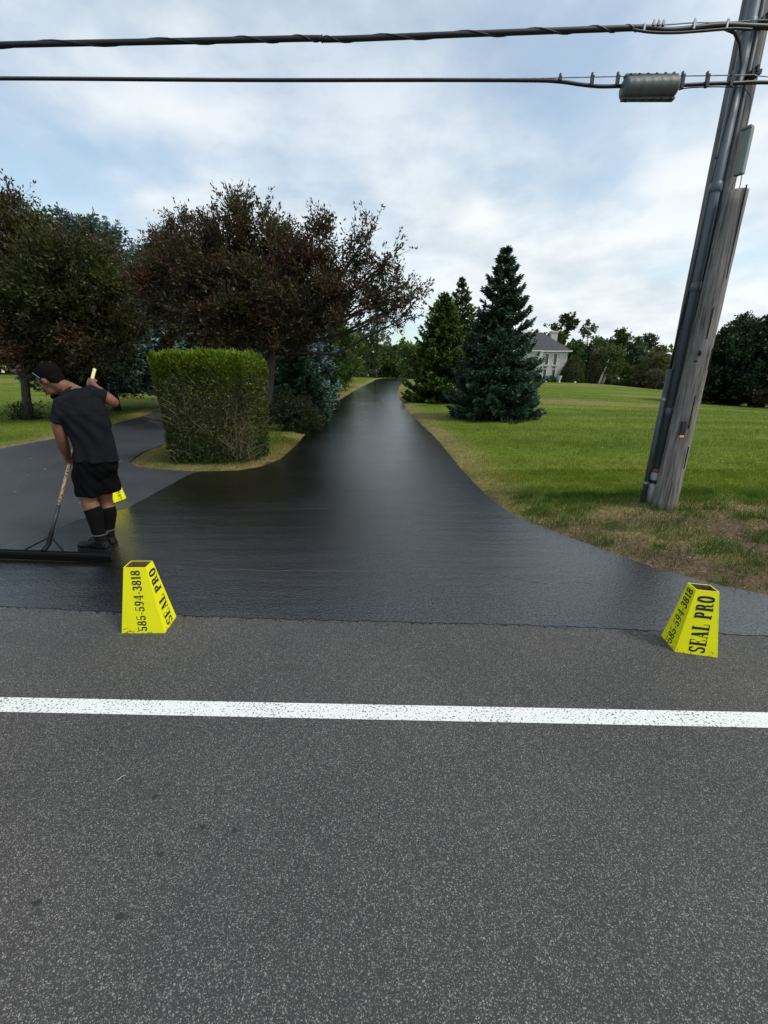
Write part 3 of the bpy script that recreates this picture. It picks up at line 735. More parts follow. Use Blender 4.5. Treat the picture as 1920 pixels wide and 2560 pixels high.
# left plum in front
b = at(70, 1056, 16.5)
lob = [(P(40, 620, 16.2), (2.0, 1.8, 1.6), 1.4), (P(130, 660, 16.2), (1.7, 1.7, 1.3), 1.3), (P(60, 780, 15.8), (2.2, 1.8, 1.2), 1.3), (P(190, 760, 16), (1.6, 1.6, 1.2), 1.1), (P(250, 700, 16.4), (1.0, 1.2, 1.1), .6), (P(240, 850, 16), (1.4, 1.2, .75), .6), (P(-50, 600, 16.5), (1.9, 1.8, 1.4), 1.1),
       (P(120, 560, 16.6), (.9, 1, .7), .35), (P(20, 500, 16.6), (.8, .9, .7), .25), (P(-60, 850, 16), (2, 1.6, .9), .7), (P(120, 870, 16), (1.4, 1.2, .6), .6), (P(205, 590, 16.6), (.7, .8, .5), .2), (P(20, 480, 16.6), (.35, .5, .4), .06)]
lob = [(Vector(c)-Vector((0, 0, .75*float(sm(np.array(c.z-b.z), 3.6, 5.6)))), r_, w) for c, r_, w in lob]
broadleaf('plum_tree', 'large purple leaved tree on the left lawn behind the bending man, leaning forked trunk', b, [b+Vector((0, 0, -.1)), P(66, 1000, 16.5), P(62, 955, 16.45), P(48, 925, 16.4)], .17, lob, 6200, 16, .14, .058,
          PLUM+[(.050, .070, .018)], [.09, .15, .22, .05, .24, .25], (.35, .95), .45, twiglines=1000, leafdir=1.1)
g = MB(); Vl = []
# sprout growth at the foot of that trunk
n = 900; dd3 = rng.normal(size=(n, 3)); Pn = np.array(b)+dd3*np.array([.28, .25, .0])+np.stack([np.zeros(n), np.zeros(n), rng.random(n)**1.5*.65], 1)
v, c = leaf_quads(Pn, unit(dd3+np.array([0, 0, 1.0])), .09, .04, palette(n, [(.035, .05, .015), (.03, .028, .012)])); sh = empty('sucker_shoots', b, 'low leafy shoots sprouting round the foot of the tree behind the man', 'shoots')
quads_obj('foliage', [v], [c], M_LEAF, sh)
st = MB()
for i in range(40):
    a = random.random()*6.28; st.tube([b+Vector((math.cos(a)*.12, math.sin(a)*.12, 0)), b+Vector((math.cos(a)*.3, math.sin(a)*.3, random.uniform(.3, .6)))], [.006, .002], 3)
st.build('stems', M_BARK, sh)

BLUE = [(.045, .075, .066), (.030, .056, .046), (.07, .11, .10)]; BLUET = (.22, .33, .32)
DARKS = [(.020, .044, .027), (.014, .031, .019), (.028, .058, .036)]; DARKT = (.075, .14, .10)
GRNS = [(.036, .070, .015), (.050, .088, .018), (.022, .044, .011)]; GRNT = (.14, .20, .035)
spruce('blue_spruce', 'tall dark blue green spruce standing alone on the right hand lawn near the drive', at(1232, 1058, 17.2), 6.0, 1.85, .12, DARKS, DARKT, nbr=560, nsp=150, L=.16, W=.05, seed=1, trunk_r=.12, taper=.92, nlay=15)
spruce('blue_spruce', 'blue spruce on the left lawn with a bare lower trunk, boughs hanging beside the hedge', at(291, 1018, 20), 7.7, 3.6, 1.7, BLUE, BLUET, nbr=480, nsp=150, L=.17, W=.06, seed=2, droop=.55, trunk_r=.19, taper=.62)
spruce('blue_spruce', 'silvery blue spruce behind the leaning purple tree, left of the drive', at(742, 1030, 19.5), 7.4, 2.0, .3, BLUE, BLUET, nbr=520, nsp=140, L=.16, W=.055, seed=3)
spruce('spruce', 'dark green young spruce in front of the silvery spruce, left of the drive', at(752, 1050, 16.8), 3.3, 1.35, .1, DARKS, DARKT, nbr=260, nsp=90, L=.13, W=.05, seed=4)
spruce('spruce', 'pointed green spruce, left one of the pair right of the drive', at(1100, 1005, 26.5), 6.0, 2.3, .1, GRNS, GRNT, nbr=460, nsp=120, L=.18, W=.07, seed=5, taper=.88, group='pair of green spruces')
spruce('spruce', 'green spruce with a thin feathery top, right one of the pair beside the drive', at(1140, 1000, 27.8), 7.0, 2.4, .1, GRNS, GRNT, nbr=430, nsp=110, L=.18, W=.07, seed=6, taper=1.0, group='pair of green spruces')

# clipped hedge
hb = Vector((-3.48, 8.85, gh(-3.48, 8.85)))
hroot = empty('hedge', hb, 'boxy clipped hedge with yellow green tips on the grass between the two drives', 'hedge')
def hedge():
    Vl, Cl = [], []
    n = 44000
    X = rng.uniform(-1, 1, n); Yv = rng.uniform(-1, 1, n); Z = rng.random(n)**.85
    s = rng.random(n) < .66                      # push most leaves to the outside faces
    ax = rng.random(n) < .5
    X = np.where(s & ax, np.sign(X)*rng.uniform(.86, 1.02, n), X); Yv = np.where(s & ~ax, np.sign(Yv)*rng.uniform(.86, 1.02, n), Yv)
    tp = rng.random(n) < .24; Z = np.where(tp, rng.uniform(.93, 1.01, n), Z)
    # rounded plan and top corners
    rad4 = (np.abs(X)**4+np.abs(Yv)**4)**.25; k = np.maximum(rad4, 1); X, Yv = X/k, Yv/k
    edge = np.maximum(np.abs(X), np.abs(Yv)); Z = np.where(tp, Z-.09*sm(edge, .7, 1.0), Z)
    hw = .87+.05*sm(Z, 0, .8)-.04*sm(Z, .9, 1.0); hd = .80+.1*Z
    wv = 1+.07*(vnoise(X*3+9, Z*4+Yv*2, 1.3, 41)-.5)*2
    x = hb.x+X*hw*wv+.02; y = hb.y+Yv*hd*wv; z = hb.z+.03+Z*(2.0+.15*(vnoise(X*3, Yv*3, 1.5, 44)-.5))
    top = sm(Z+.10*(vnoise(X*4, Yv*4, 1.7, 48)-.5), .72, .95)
    # thin patches on the flanks, one bare on the lower right
    th = vnoise(x*1.0+y, z*1.3, 2.4, 43)
    keep = (rng.random(n) < .42+.75*th+top) & ~((rng.random(n) < .75) & (x > hb.x+.5) & (z < hb.z+.95) & (y < hb.y))
    x, y, z, X, Yv, Z, top = [q[keep] for q in (x, y, z, X, Yv, Z, top)]; n = len(x)
    out_ = np.stack([X*(np.abs(X) > .8), Yv*(np.abs(Yv) > .8), top*1.6+.15], 1)
    D = unit(out_*.9+rng.normal(0, .55, (n, 3)))
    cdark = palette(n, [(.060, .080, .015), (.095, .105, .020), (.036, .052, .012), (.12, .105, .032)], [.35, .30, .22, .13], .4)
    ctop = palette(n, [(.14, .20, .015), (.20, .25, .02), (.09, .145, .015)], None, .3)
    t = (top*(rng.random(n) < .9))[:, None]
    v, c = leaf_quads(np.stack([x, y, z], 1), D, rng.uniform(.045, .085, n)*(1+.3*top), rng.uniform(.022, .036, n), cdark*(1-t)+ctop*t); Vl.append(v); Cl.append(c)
    # fresh shoots standing up from the top
    m = 650; a = rng.uniform(-1, 1, m); b2 = rng.uniform(-1, 1, m)
    x0 = hb.x+a*.90; y0 = hb.y+b2*.84; z0 = hb.z+1.98-.14*sm(np.maximum(abs(a), abs(b2)), .8, 1); hh = rng.uniform(.04, .13, m)
    tt = rng.random((m, 9)); Pn = np.stack([x0[:, None]+rng.normal(0, .012, tt.shape), y0[:, None]+rng.normal(0, .012, tt.shape), z0[:, None]+tt*hh[:, None]], -1).reshape(-1, 3)
    v, c = leaf_quads(Pn, unit(rng.normal(0, .6, Pn.shape)+np.array([0, 0, .8])), .05, .02, palette(len(Pn), [(.22, .29, .02), (.27, .33, .025), (.15, .22, .015)], None, .25)); Vl.append(v); Cl.append(c)
    # leafy weeds at the foot
    m = 2600; a = rng.uniform(0, 2*math.pi, m); Pn = np.stack([hb.x+np.cos(a)*.88+rng.normal(0, .05, m), hb.y+np.sin(a)*.84+rng.normal(0, .05, m), hb.z+.02+rng.random(m)**1.6*.4], 1)
    v, c = leaf_quads(Pn, unit(rng.normal(0, .6, (m, 3))+np.array([0, 0, .8])), .085, .022, palette(m, [(.022, .05, .014), (.035, .07, .018)], None, .3)); Vl.append(v); Cl.append(c)
    quads_obj('foliage', Vl, Cl, M_LEAF, hroot)
    # bare stems inside and poking out
    tb = MB(); r = random.Random(5)
    for i in range(360):
        right = r.random() < .34
        x = r.uniform(.45, .92) if right else r.uniform(-.82, .82); y = -.78 + r.uniform(-.12, .3) if r.random() < .7 else r.uniform(-.8, .8)
        z = r.uniform(.0, 1.0 if right else 1.45); a = hb+Vector((x*.93, y*.93, z)); d = Vector((r.gauss(0, .22)+x*.25, r.gauss(-.12, .16), r.uniform(.1, .6)))*r.uniform(.4, 1.0)
        tb.tube([a, a+d*.55+Vector((r.gauss(0, .025), r.gauss(0, .02), .02)), a+d], [.0065, .0045, .002], 3, cap=False)
    for i in range(26):
        x = r.uniform(-.7, .7); y = r.uniform(-.65, .65); tb.tube([hb+Vector((x*.8, y*.8, -.03)), hb+Vector((x*.9, y*.9, .9)), hb+Vector((x*1.1, y*1.05, 1.8))], [.02, .014, .006], 5, cap=False)
    tb.build('branches', simple('dry_twigs', (.17, .13, .085), .9, noise=.4, nscale=8), hroot)
hedge()

# low bush between the leaning trunk and the drive
b = at(742, 1068, 13.6)
broadleaf('bush', 'low dull green bush at the drive edge, right of the leaning grey trunk', b, [b+Vector((0, 0, -.05)), b+Vector((0, 0, .1)), b+Vector((0, 0, .2))], .05,
          [(b+Vector((0, 0, .45)), (.75, .7, .45), 1), (b+Vector((.35, -.1, .4)), (.55, .5, .4), .7), (b+Vector((-.25, .1, .62)), (.4, .4, .4), .4)], 1500, 10, .065, .028, [(.022, .034, .010), (.038, .048, .014), (.030, .028, .012)], None, (.15, .35), .5, cat='bush', partname='stems')
b = at(820, 1062, 13.0)

# row of trees up the left side of the drive
GRNB = [(.028, .058, .010), (.040, .078, .012), (.018, .042, .008)]
BRG = [(.055, .11, .012), (.075, .13, .015), (.035, .075, .010)]
row = [(850, 24, 4.9, 1.9, GRNB, 'deep green tree beside the silvery spruce, first of the row left of the drive'),
       (880, 30, 5.4, 2.0, BRG, 'bright green tree in the row left of the drive, under the purple boughs'),
       (905, 37, 5.8, 2.3, GRNB, 'dense green tree in the row left of the drive, nearer the crest'),
       (925, 45, 6.1, 2.4, BRG, 'yellowish green tree near the crest, last of the row left of the drive')]
for i, (px, Y, H, Rr_, pal, lab) in enumerate(row):
    b = at(px-14*30/Y, 1000, Y)
    b.x = float(np.interp(Y, lL[:, 1], lL[:, 0]))-Rr_*.72-.55; H *= 1.18; b.z = gh(b.x, Y)
    lob = [(b+Vector((random.uniform(-.35, .35)*Rr_, random.uniform(-.4, .4)*Rr_, H*f)), (Rr_*q, Rr_*q, H*.17), q) for f, q in [(.18, .8), (.30, .92), (.45, .95), (.6, .8), (.75, .6), (.88, .35)]]
    broadleaf('tree', lab, b, [b+Vector((0, 0, -.1)), b+Vector((0, 0, .6)), b+Vector((0, 0, H*.5))], .12, lob, 2200, 9, .19, .115, pal, None, (.2, .6), .35)
b = Vector((-5.4, 26, gh(-5.4, 26)))
lob = [(b+Vector((0, 0, 6.0)), (.55, .6, 1.6), 1), (b+Vector((0, 0, 3.5)), (.9, .9, 2), 1)]
broadleaf('tree', 'slim bright green tree top showing behind the purple tree, left of the drive', b, [b, b+Vector((0, 0, 2)), b+Vector((0, 0, 4))], .1, lob, 900, 9, .16, .09, BRG, None, (.2, .5), .5)
# fill in the dark stand behind the hedge, between the two drives
for (x, Y, H, Rr_, lab) in [(-5.0, 27, 6.2, 2.0, 'dark spruce deep in the stand behind the second purple tree'), (-9.0, 33, 7.0, 2.6, 'shaded spruce at the back of the stand between the drives'),]:
    spruce('spruce', lab, (x, Y, gh(x, Y)), H, Rr_, .2, DARKS, DARKT, nbr=260, nsp=70, L=.24, W=.10, seed=x)

def proto_tree(H, Rr_, nl, pal, n=700, m=9, L=.34, W=.24, bare=.2, seed=0, barkm=None, trunkr=.22, leader=0, up=.35):
    """a tree at the origin, used for copies in the distance"""
    r = random.Random(seed); b = Vector((0, 0, 0)); lob = []
    for i in range(nl):
        a = r.random()*6.28; f = r.uniform(bare, .9); q = Rr_*math.sin(math.pi*min(.93, max(.12, (f-bare*.4)/(1.02-bare*.4))))**.6
        d = q*r.uniform(.2, .72); lob.append((Vector((math.cos(a)*d, math.sin(a)*d, H*f)), (q*.42, q*.42, H*.11), .5+r.random()))
    return lob
def far_tree(name, label, x, Y, H, Rr_, pal, seed, nl=12, ntw=700, m=9, L=.36, W=.26, bare=.2, bark=None, up=.35, tl=(.3, .9), group=None, shell=.5, tr=.2, cat='tree'):
    lobs = proto_tree(H, Rr_, nl, pal, bare=bare, seed=seed); b = Vector((x, Y, gh(x, Y)))
    lob = [(b+c, r_, w) for c, r_, w in lobs]+([(b+Vector((a*Rr_*.5, 0, H*.16)), (Rr_*.5, Rr_*.4, H*.13), 1.2) for a in (-.8, 0, .8)] if bare <= .12 else [])
    return broadleaf(name, label, b, [b+Vector((0, 0, -.2)), b+Vector((0, 0, H*bare)), b+Vector((.1, 0, H*.45))], tr, lob, int(ntw*1.05), m, L*1.12, W*1.12, pal, None, tl, up, bark=bark, group=group, shell=shell, cat=cat)
DG = [(.055, .10, .028), (.075, .13, .034), (.040, .075, .022)]
LG = [(.10, .155, .04), (.08, .13, .032), (.13, .18, .05)]
GREYG = [(.095, .13, .070), (.075, .11, .055)]
BRN = [(.10, .095, .045), (.13, .11, .055), (.085, .09, .035)]
# end of the drive
far_tree('tree', 'pale wispy tree rising over the far end of the drive', -1.2, 64, 8.2, 2.3, [(.10, .13, .05), (.075, .10, .035)], 61, ntw=420, m=8, L=.3, W=.18)
far_tree('tree', 'rounded green tree closing the far end of the drive, left of centre', .4, 72, 5.0, 2.8, DG, 62, bare=.08)
far_tree('tree', 'green tree closing the far end of the drive, just left of the green spruce pair', 4.2, 78, 6.2, 3.0, LG, 63, bare=.08)
spruce('spruce', 'small bluish spruce in the distance past the drive crest', (3.4, 86, gh(3.4, 86)), 4.6, 1.8, .1, BLUE, BLUET, nbr=160, nsp=40, L=.3, W=.14, seed=9)
far_tree('tree', 'dark tree behind the bluish spruce at the drive crest', 7.5, 82, 6.5, 3.4, DG, 64, bare=.08)
# right lawn: large dark maples at the right border
b = at(1885, 1033, 34)
lob = [(P(1880, 900, 34), (3.0, 3.0, 2.2), 1.5), (P(1960, 870, 34), (3.2, 3, 2.6), 1.5), (P(1830, 950, 33.5), (1.9, 2, 1.5), 1), (P(1900, 835, 34.5), (1.9, 2, 1.2), .8), (P(1960, 960, 33.5), (3, 2.4, 1.4), 1.1), (P(1820, 880, 34), (1.4, 1.6, 1.4), .6), (P(1855, 850, 34), (1.0, 1.2, .8), .35)]
MG = [(.020, .044, .022), (.028, .058, .028), (.014, .031, .016)]
rt = broadleaf('maple_tree', 'massive dark green maple at the right edge of the lawn, forked trunk', b, [b+Vector((-.3, 0, -.2)), b+Vector((-.1, 0, .8)), b+Vector((.3, 0, 2.0))], .3, lob, 5600, 10, .24, .16, MG, None, (.3, .8), .35, bark=M_BARKD)
b2 = b+Vector((.3, 0, -.1)); tb = MB(); tb.tube([b2, b2+Vector((.5, 0, .9)), b2+Vector((1.1, 0, 2.2))], [.2, .16, .1], 8); tb.build('trunk', M_BARKD, rt, smooth=True)
b = at(1790, 1030, 36)
lob = [(P(1790, 930, 36), (1.8, 1.8, 1.8), 1), (P(1755, 960, 36), (1.5, 1.5, 1.3), .7), (P(1770, 885, 36), (1.1, 1.2, 1.0), .5), (P(1800, 1000, 35.5), (1.3, 1.2, .6), .4)]
broadleaf('maple_tree', 'smaller dark tree with a slanting bent trunk, between the pole and the massive maple', b, [b+Vector((-.3, 0, -.2)), b+Vector((.5, 0, .7)), b+Vector((.6, 0, 1.8))], .17, lob, 3200, 10, .19, .12, MG, None, (.3, .7), .35, bark=M_BARKD)
b = at(1905, 1038, 31)
broadleaf('bush', 'small reddish brown bush under the massive maple at the right edge', b, [b, b+Vector((0, 0, .2)), b+Vector((0, 0, .4))], .05, [(b+Vector((0, 0, .6)), (.9, .8, .5), 1)], 500, 9, .12, .07, [(.04, .022, .018), (.03, .025, .015)], None, (.1, .4), .4, cat='bush', partname='stems')
# right distance
far_tree('tree', 'bright lobed tree rising behind the roof of the stone house', 37.8, 96, 13.2, 4.6, [(.060, .085, .018), (.045, .068, .014)], 71, nl=16, ntw=620, m=8, L=.55, W=.42, bare=.25, shell=.4)
far_tree('tree', 'tall dark airy tree right of the house chimney', 42.5, 92, 11.8, 4.4, GREYG, 72, nl=15, ntw=800, m=8, L=.42, W=.28, bare=.2, shell=.4)
far_tree('tree', 'tall dark green round headed tree in the middle of the far tree belt', 49.5, 96, 11.8, 4.2, DG, 73, nl=14, ntw=900)
far_tree('tree', 'airy dark tree with gaps, right of the round headed one in the far belt', 55.5, 96, 11.4, 4.0, GREYG, 74, nl=13, ntw=620, m=8, L=.42, W=.28, shell=.4)
far_tree('tree', 'broad brownish tree at the back of the lawn, right of the birches', 52.0, 86, 8.2, 4.6, BRN, 75, nl=16, ntw=1100, L=.30, W=.16, bare=.15, up=.7)
far_tree('tree', 'brownish leafy tree left of the birches, beyond the cone shaped bush', 42.0, 84, 6.2, 3.4, BRN, 76, nl=12, ntw=800, L=.30, W=.18, bare=.12)
far_tree('tree', 'dark tree right of the brownish one, at the end of the far belt', 60.5, 90, 7.2, 3.8, DG, 77, nl=12, ntw=900, bare=.1)
far_tree('tree', 'light green tree in the far belt just left of the pole', 66.5, 96, 9.2, 4.2, LG, 78, nl=12, ntw=900, bare=.1)
far_tree('tree', 'fresh green tree close behind the right corner of the house', 37.6, 88, 7.4, 2.5, [(.070, .125, .014), (.05, .095, .012)], 79, nl=9, ntw=600, bare=.1)
far_tree('tree', 'green tree behind the pole in the far belt', 73, 94, 9.0, 4.5, DG, 80, nl=12, ntw=900, bare=.1)
far_tree('tree', 'dark green tree filling the gap between the pole and the small slanting tree', 62, 74, 7.0, 4.0, LG, 81, nl=12, ntw=900, bare=.1)
far_tree('tree', 'dark tree between the pole and the right border maples, further back', 56, 62, 6.6, 3.6, DG, 82, nl=12, ntw=900, bare=.1)
# birches with white trunks
for i, (px, lean, lab) in enumerate([(1496, .9, 'left one of two white trunked birches leaning over the back lawn'), (1505, 1.0, 'right one of two white trunked birches, the taller')]):
    b = at(px, 965, 78+i); hB = 6.0+i*1.2
    lob = [(b+Vector((lean*1.4, 0, hB*.62)), (1.5, 1.5, 1.5), 1), (b+Vector((lean*1.0+.8, 0, hB*.45)), (1.5, 1.3, 1.1), .8), (b+Vector((lean*1.6, 0, hB*.82)), (1.1, 1.1, 1.1), .6)]
    broadleaf('birch_tree', lab, b, [b, b+Vector((lean*.5, 0, hB*.28)), b+Vector((lean, 0, hB*.5)), b+Vector((lean*1.4, 0, hB*.8))], .16, lob, 480, 8, .25, .16, [(.085, .115, .03), (.065, .09, .025)], None, (.2, .8), .1, bark=M_BIRCH, group='birches on the back lawn')
b = at(1636, 985, 74)
broadleaf('weeping_tree', 'small weeping umbrella shaped tree in front of the far hedge, left of the pole', b, [b, b+Vector((-.1, 0, 1.2)), b+Vector((.1, 0, 2.4))], .13, [(b+Vector((0, 0, 2.7)), (1.9, 1.6, .55), 1), (b+Vector((-.9, 0, 2.1)), (.9, .9, .7), .5), (b+Vector((1.0, 0, 2.1)), (.8, .9, .7), .5)], 620, 8, .22, .10, [(.085, .075, .05), (.07, .07, .04)], None, (.3, .9), -.9)
# left distance: trees behind the lawn
for i, (x, Y, H, Rr_, pal, lab) in enumerate([(-60, 62, 8, 5, DG, 'dark tree at the far left end of the lawn'), (-50, 66, 9, 5.5, LG, 'green tree beyond the left lawn, behind the large purple tree'), (-41, 64, 9, 5, DG, 'dark tree beyond the left lawn, right of the man'),
       (-32, 64, 8.5, 5, LG, 'green tree beyond the left lawn, behind the blue spruce trunk'), (-23, 62, 8.5, 4.6, DG, 'dark tree beyond the lawn, behind the second purple tree'), (-15, 58, 8, 4.2, DG, 'tall dark tree behind the clipped hedge, far back'), (-7, 52, 7.0, 2.8, DG, 'dark tree behind the silvery spruce, far back')]):
    far_tree('tree', lab, x, Y, H, Rr_, pal, 90+i, nl=14, ntw=1000, bare=.06, L=.42, W=.3)
for i, (x, Y, lab) in enumerate([(-19.5, 31, 'dark conifer on the left lawn behind the man\'s shoulder'),]):
    spruce('spruce', lab, (x, Y, gh(x, Y)), 7, 2.6, .5, DARKS, DARKT, nbr=240, nsp=60, L=.26, W=.11, seed=12)

# far wood closing the horizon
def woods():
    Vl, Cl = [], []; n = 36000
    x = rng.uniform(-240, 260, n); ybase = 106+14*(vnoise(x, x*0, .03, 51)-.5)+np.where(x < -2, -18, 0)
    y = ybase+rng.random(n)*12; H = 5.5+3.2*vnoise(x, x*0+3, .13, 52)+2.5*vnoise(x, x*0, .4, 53)
    z = lawn_info(x, y)[0]+H*rng.random(n)
    v, c = leaf_quads(np.stack([x, y, z], 1), unit(rng.normal(size=(n, 3))), 1.4, 1.15, palette(n, DG+LG, None, .35)); Vl.append(v); Cl.append(c)
    V = np.concatenate(Vl); C = np.concatenate(Cl)
    tag(link_mesh('far_woods', np_mesh('far_woods', V, np.arange(len(V)).reshape(-1, 4), C), M_LEAF), 'continuous far wood along the horizon behind the lawns', 'wood', kind='stuff')
    hs = MB()
woods()
b = Vector((60, 82, 0)); n = 9000; x = rng.uniform(40, 78, n); y = 90-0.28*(x-40)+rng.uniform(-.6, .9, n); z = lawn_info(x, y)[0]+rng.random(n)**.7*(1.7+1.0*vnoise(x, y*0, .5, 55))
v, c = leaf_quads(np.stack([x, y, z], 1), unit(rng.normal(size=(n, 3))), .34, .24, palette(n, DG, None, .35))
tag(link_mesh('undergrowth', np_mesh('undergrowth', v, np.arange(len(v)).reshape(-1, 4), c), M_LEAF), 'dark undergrowth along the foot of the far tree belt', 'undergrowth', kind='stuff')

# ------------------------------------------------------------------ stone house
def house():
    bx, by = 33.1, 80.0
    z0 = 1.2
    root = empty('house', (bx-7, by+4, z0), 'pale stone two storey house with a grey hipped roof, half hidden behind the tall spruce', 'house')
    m, t, b = new_mat('pale_stone'); tcn = N(t, 'ShaderNodeTexCoord')
    mp = N(t, 'ShaderNodeMapping'); mp.inputs['Rotation'].default_value = (math.pi/2, 0, 0); LK(t, tcn.outputs['Object'], mp.inputs[0])
    br = N(t, 'ShaderNodeTexBrick'); br.inputs['Scale'].default_value = 2.2; br.inputs['Mortar Size'].default_value = .03
    br.inputs['Color1'].default_value = (.68, .65, .62, 1); br.inputs['Color2'].default_value = (.52, .50, .49, 1); br.inputs['Mortar'].default_value = (.42, .40, .39, 1)
    LK(t, mp.outputs[0], br.inputs[0])
    nz = N(t, 'ShaderNodeTexNoise', i_Scale=3.0, i_Detail=6.0); LK(t, tcn.outputs['Object'], nz.inputs[0])
    mm = N(t, 'ShaderNodeMix', data_type='RGBA', blend_type='OVERLAY'); mm.inputs[0].default_value = .5
    LK(t, br.outputs[0], mm.inputs[6]); LK(t, nz.outputs[0], mm.inputs[7]); LK(t, mm.outputs[2], b.inputs['Base Color']); b.inputs['Roughness'].default_value = .85
    bp = N(t, 'ShaderNodeBump'); bp.inputs['Strength'].default_value = .6; bp.inputs['Distance'].default_value = .03; LK(t, br.outputs[1], bp.inputs['Height']); bp.invert = True; LK(t, bp.outputs[0], b.inputs['Normal'])
    stone = m
    white = simple('white_trim', (.72, .71, .69), .6); glass = simple('dark_glass', (.02, .022, .026), .12, spec=.7); roofm = simple('grey_shingles', (.055, .058, .062), .85, noise=.3, nscale=3, bump=.6, bscale=9)
    zt = z0+5.25
    # front wall with real openings: build as boxes around the windows
    wins = [(P(1367, 895, by).x, 3.05, 5.0, .78, False), (P(1388, 895, by).x, 3.05, 5.0, .78, False), (P(1361.5, 930, by).x, .35, 2.35, .74, True), (P(1383.5, 930, by).x, .35, 2.35, .74, True)]
    xa, xb = bx-4.9, bx
    w = MB(); cols = sorted(set([xa, xb]+[q for cx_, a, c, ww, ar in wins for q in (cx_-ww/2, cx_+ww/2)]))
    for x1, x2 in zip(cols[:-1], cols[1:]):
        xm = (x1+x2)/2; gaps = sorted([(a, c) for cx_, a, c, ww, ar in wins if abs(xm-cx_) < ww/2-.001]); z = 0
        for a, c in gaps+[(5.25, None)]:
            if a > z+.01: w.box((xm, by+.15, z0+(z+a)/2), (x2-x1, .3, a-z))
            if c: z = c
    # remaining mass behind and the projecting entrance block on the left
    w.box((bx-.15, by+4.3, z0+2.6), (.3, 8.0, 5.25)); w.box((bx-8, by+8.45, z0+2.6), (16, .3, 5.25))
    n = 12; xw0, xw1 = bx-10.5, xa-.001; yf = by-1.1; ac, ar_ = bx-7.1, 1.25   # wall with arched recess
    w.box(((ac+ar_+xw1)/2, yf+.15, z0+2.6), (xw1-ac-ar_, .3, 5.25)); w.box(((xw0+ac-ar_)/2, yf+.15, z0+2.6), (ac-ar_-xw0, .3, 5.25))
    for i in range(n):
        x1 = ac-ar_+2*ar_*i/n; x2 = x1+2*ar_/n; xm = (x1+x2)/2; h = 3.0+math.sqrt(max(0, ar_**2-(xm-ac)**2)); w.box((xm, yf+.15, z0+(h+5.25)/2), (x2-x1, .3, 5.25-h))
    w.box((xw1-.15, by-.4, z0+2.6), (.3, 1.1, 5.25)); w.box((bx-13.3, by+.6, z0+2.6), (5.6, .3, 5.25)); w.box((ac, by+.8, z0+2.6), (5, .2, 5.2))
    w.box((bx-8, by+4, z0-.25), (15.9, 8, .55))
    w.build('wall', stone, root)
    for cx_, a, c, ww, arch in wins:
        f = MB(); t_ = .09; y = by+.02
        f.box((cx_-ww/2+t_/2, y, z0+(a+c)/2), (t_, .2, c-a)); f.box((cx_+ww/2-t_/2, y, z0+(a+c)/2), (t_, .2, c-a)); f.box((cx_, y, z0+c-t_/2), (ww-2*t_, .2, t_)); f.box((cx_, y-.04, z0+a-.07), (ww+.22, .26, .14))
        win = f.build('window', white, root)
        g = MB(); g.box((cx_, by+.12, z0+(a+c)/2), (ww-2*t_-.004, .02, c-a-t_)); g.build('pane', glass, win)
        if arch:
            f = MB(); k = 10; r1, r2 = ww/2, ww/2+.1
            g = MB(); pts = [(cx_+math.cos(math.pi*i/k)*r1*.95, by-.02, z0+c+.03+math.sin(math.pi*i/k)*r1*.95) for i in range(k+1)]
            g.add(pts+[(p[0], p[1]+.015, p[2]) for p in pts], [tuple(range(k+1))]+[(i, i+1, k+2+i, k+1+i) for i in range(k)])
            g.build('arched_pane', glass, root)
    for o in root.children_recursive:
        if o.name.startswith('pane'): o.matrix_parent_inverse = Matrix.Identity(4)
    # fascia, roof
    f = MB(); ov = .45; f.box((bx-2.2, by-.3, zt+.08), (5.6, .35, .2)); f.box((bx+ov-.1, by+4.0, zt+.08), (.2, 8.6, .2)); f.box((bx-8.1, yf-.3, zt+.09), (6.2, .35, .2)); f.build('fascia', white, root)
    r = MB(); zr = z0+8.9; e = zt+.18
    A = [(bx-16, by-.5, e), (bx+ov, by-.5, e), (bx+ov, by+8.6+.3, e), (bx-16, by+8.9, e)]; B = [(bx-12, by+4.2, zr), (bx-3.6, by+4.2, zr)]
    r.add(A+B, [(0, 1, 5, 4), (1, 2, 5), (2, 3, 4, 5), (3, 0, 4), (3, 2, 1, 0)])
    A = [(bx-11.2, yf-.5, e+.012), (bx-4.9, yf-.5, e+.012), (bx-4.9, by+2.5, e+.012), (bx-11.2, by+2.5, e+.012), (bx-8.05, yf+2.3, e+2.3), (bx-8.05, by+3.2, e+2.3)]
    r.add(A, [(0, 1, 4), (1, 2, 5, 4), (3, 0, 4, 5), (2, 3, 5), (3, 2, 1, 0)])
    rf = r.build('roof', roofm, root)
    c = MB(); c.box((bx-.8, by+5.6, z0+7.2), (1.15, .9, 3.6)); c.box((bx-.8, by+5.6, z0+9.1), (1.4, 1.1, .28)); ch = c.build('chimney', stone, rf)
    ch.matrix_parent_inverse = Matrix.Identity(4)
    return root
hs_root = house()
def dome(name, label, px, Y, w, h, pal, n, L, cat='shrub', p=2.0):
    b = at(px, 960, Y); b.z = max(b.z, gh(b.x, Y)); r = empty(name, b, label, cat)
    d = unit(rng.normal(size=(n, 3))); d[:, 2] = np.abs(d[:, 2]); q = rng.uniform(.8, 1.02, n)
    Pn = np.array(b)+d*np.array([w, w*.9, h])*q[:, None]
    if p != 2: Pn[:, :2] = np.array(b)[:2]+(Pn[:, :2]-np.array(b)[:2])*(1-.35*d[:, 2:3]**2)
    v, c = leaf_quads(Pn, unit(d+rng.normal(0, .5, d.shape)), L, L*.6, palette(n, pal, None, .35)); quads_obj('foliage', [v], [c], M_LEAF, r)
    core = MB(); core.ellipsoid(b+Vector((0, 0, h*.25)), (w*.75, w*.7, h*.6)); core.build('stems', M_BARKD, r)
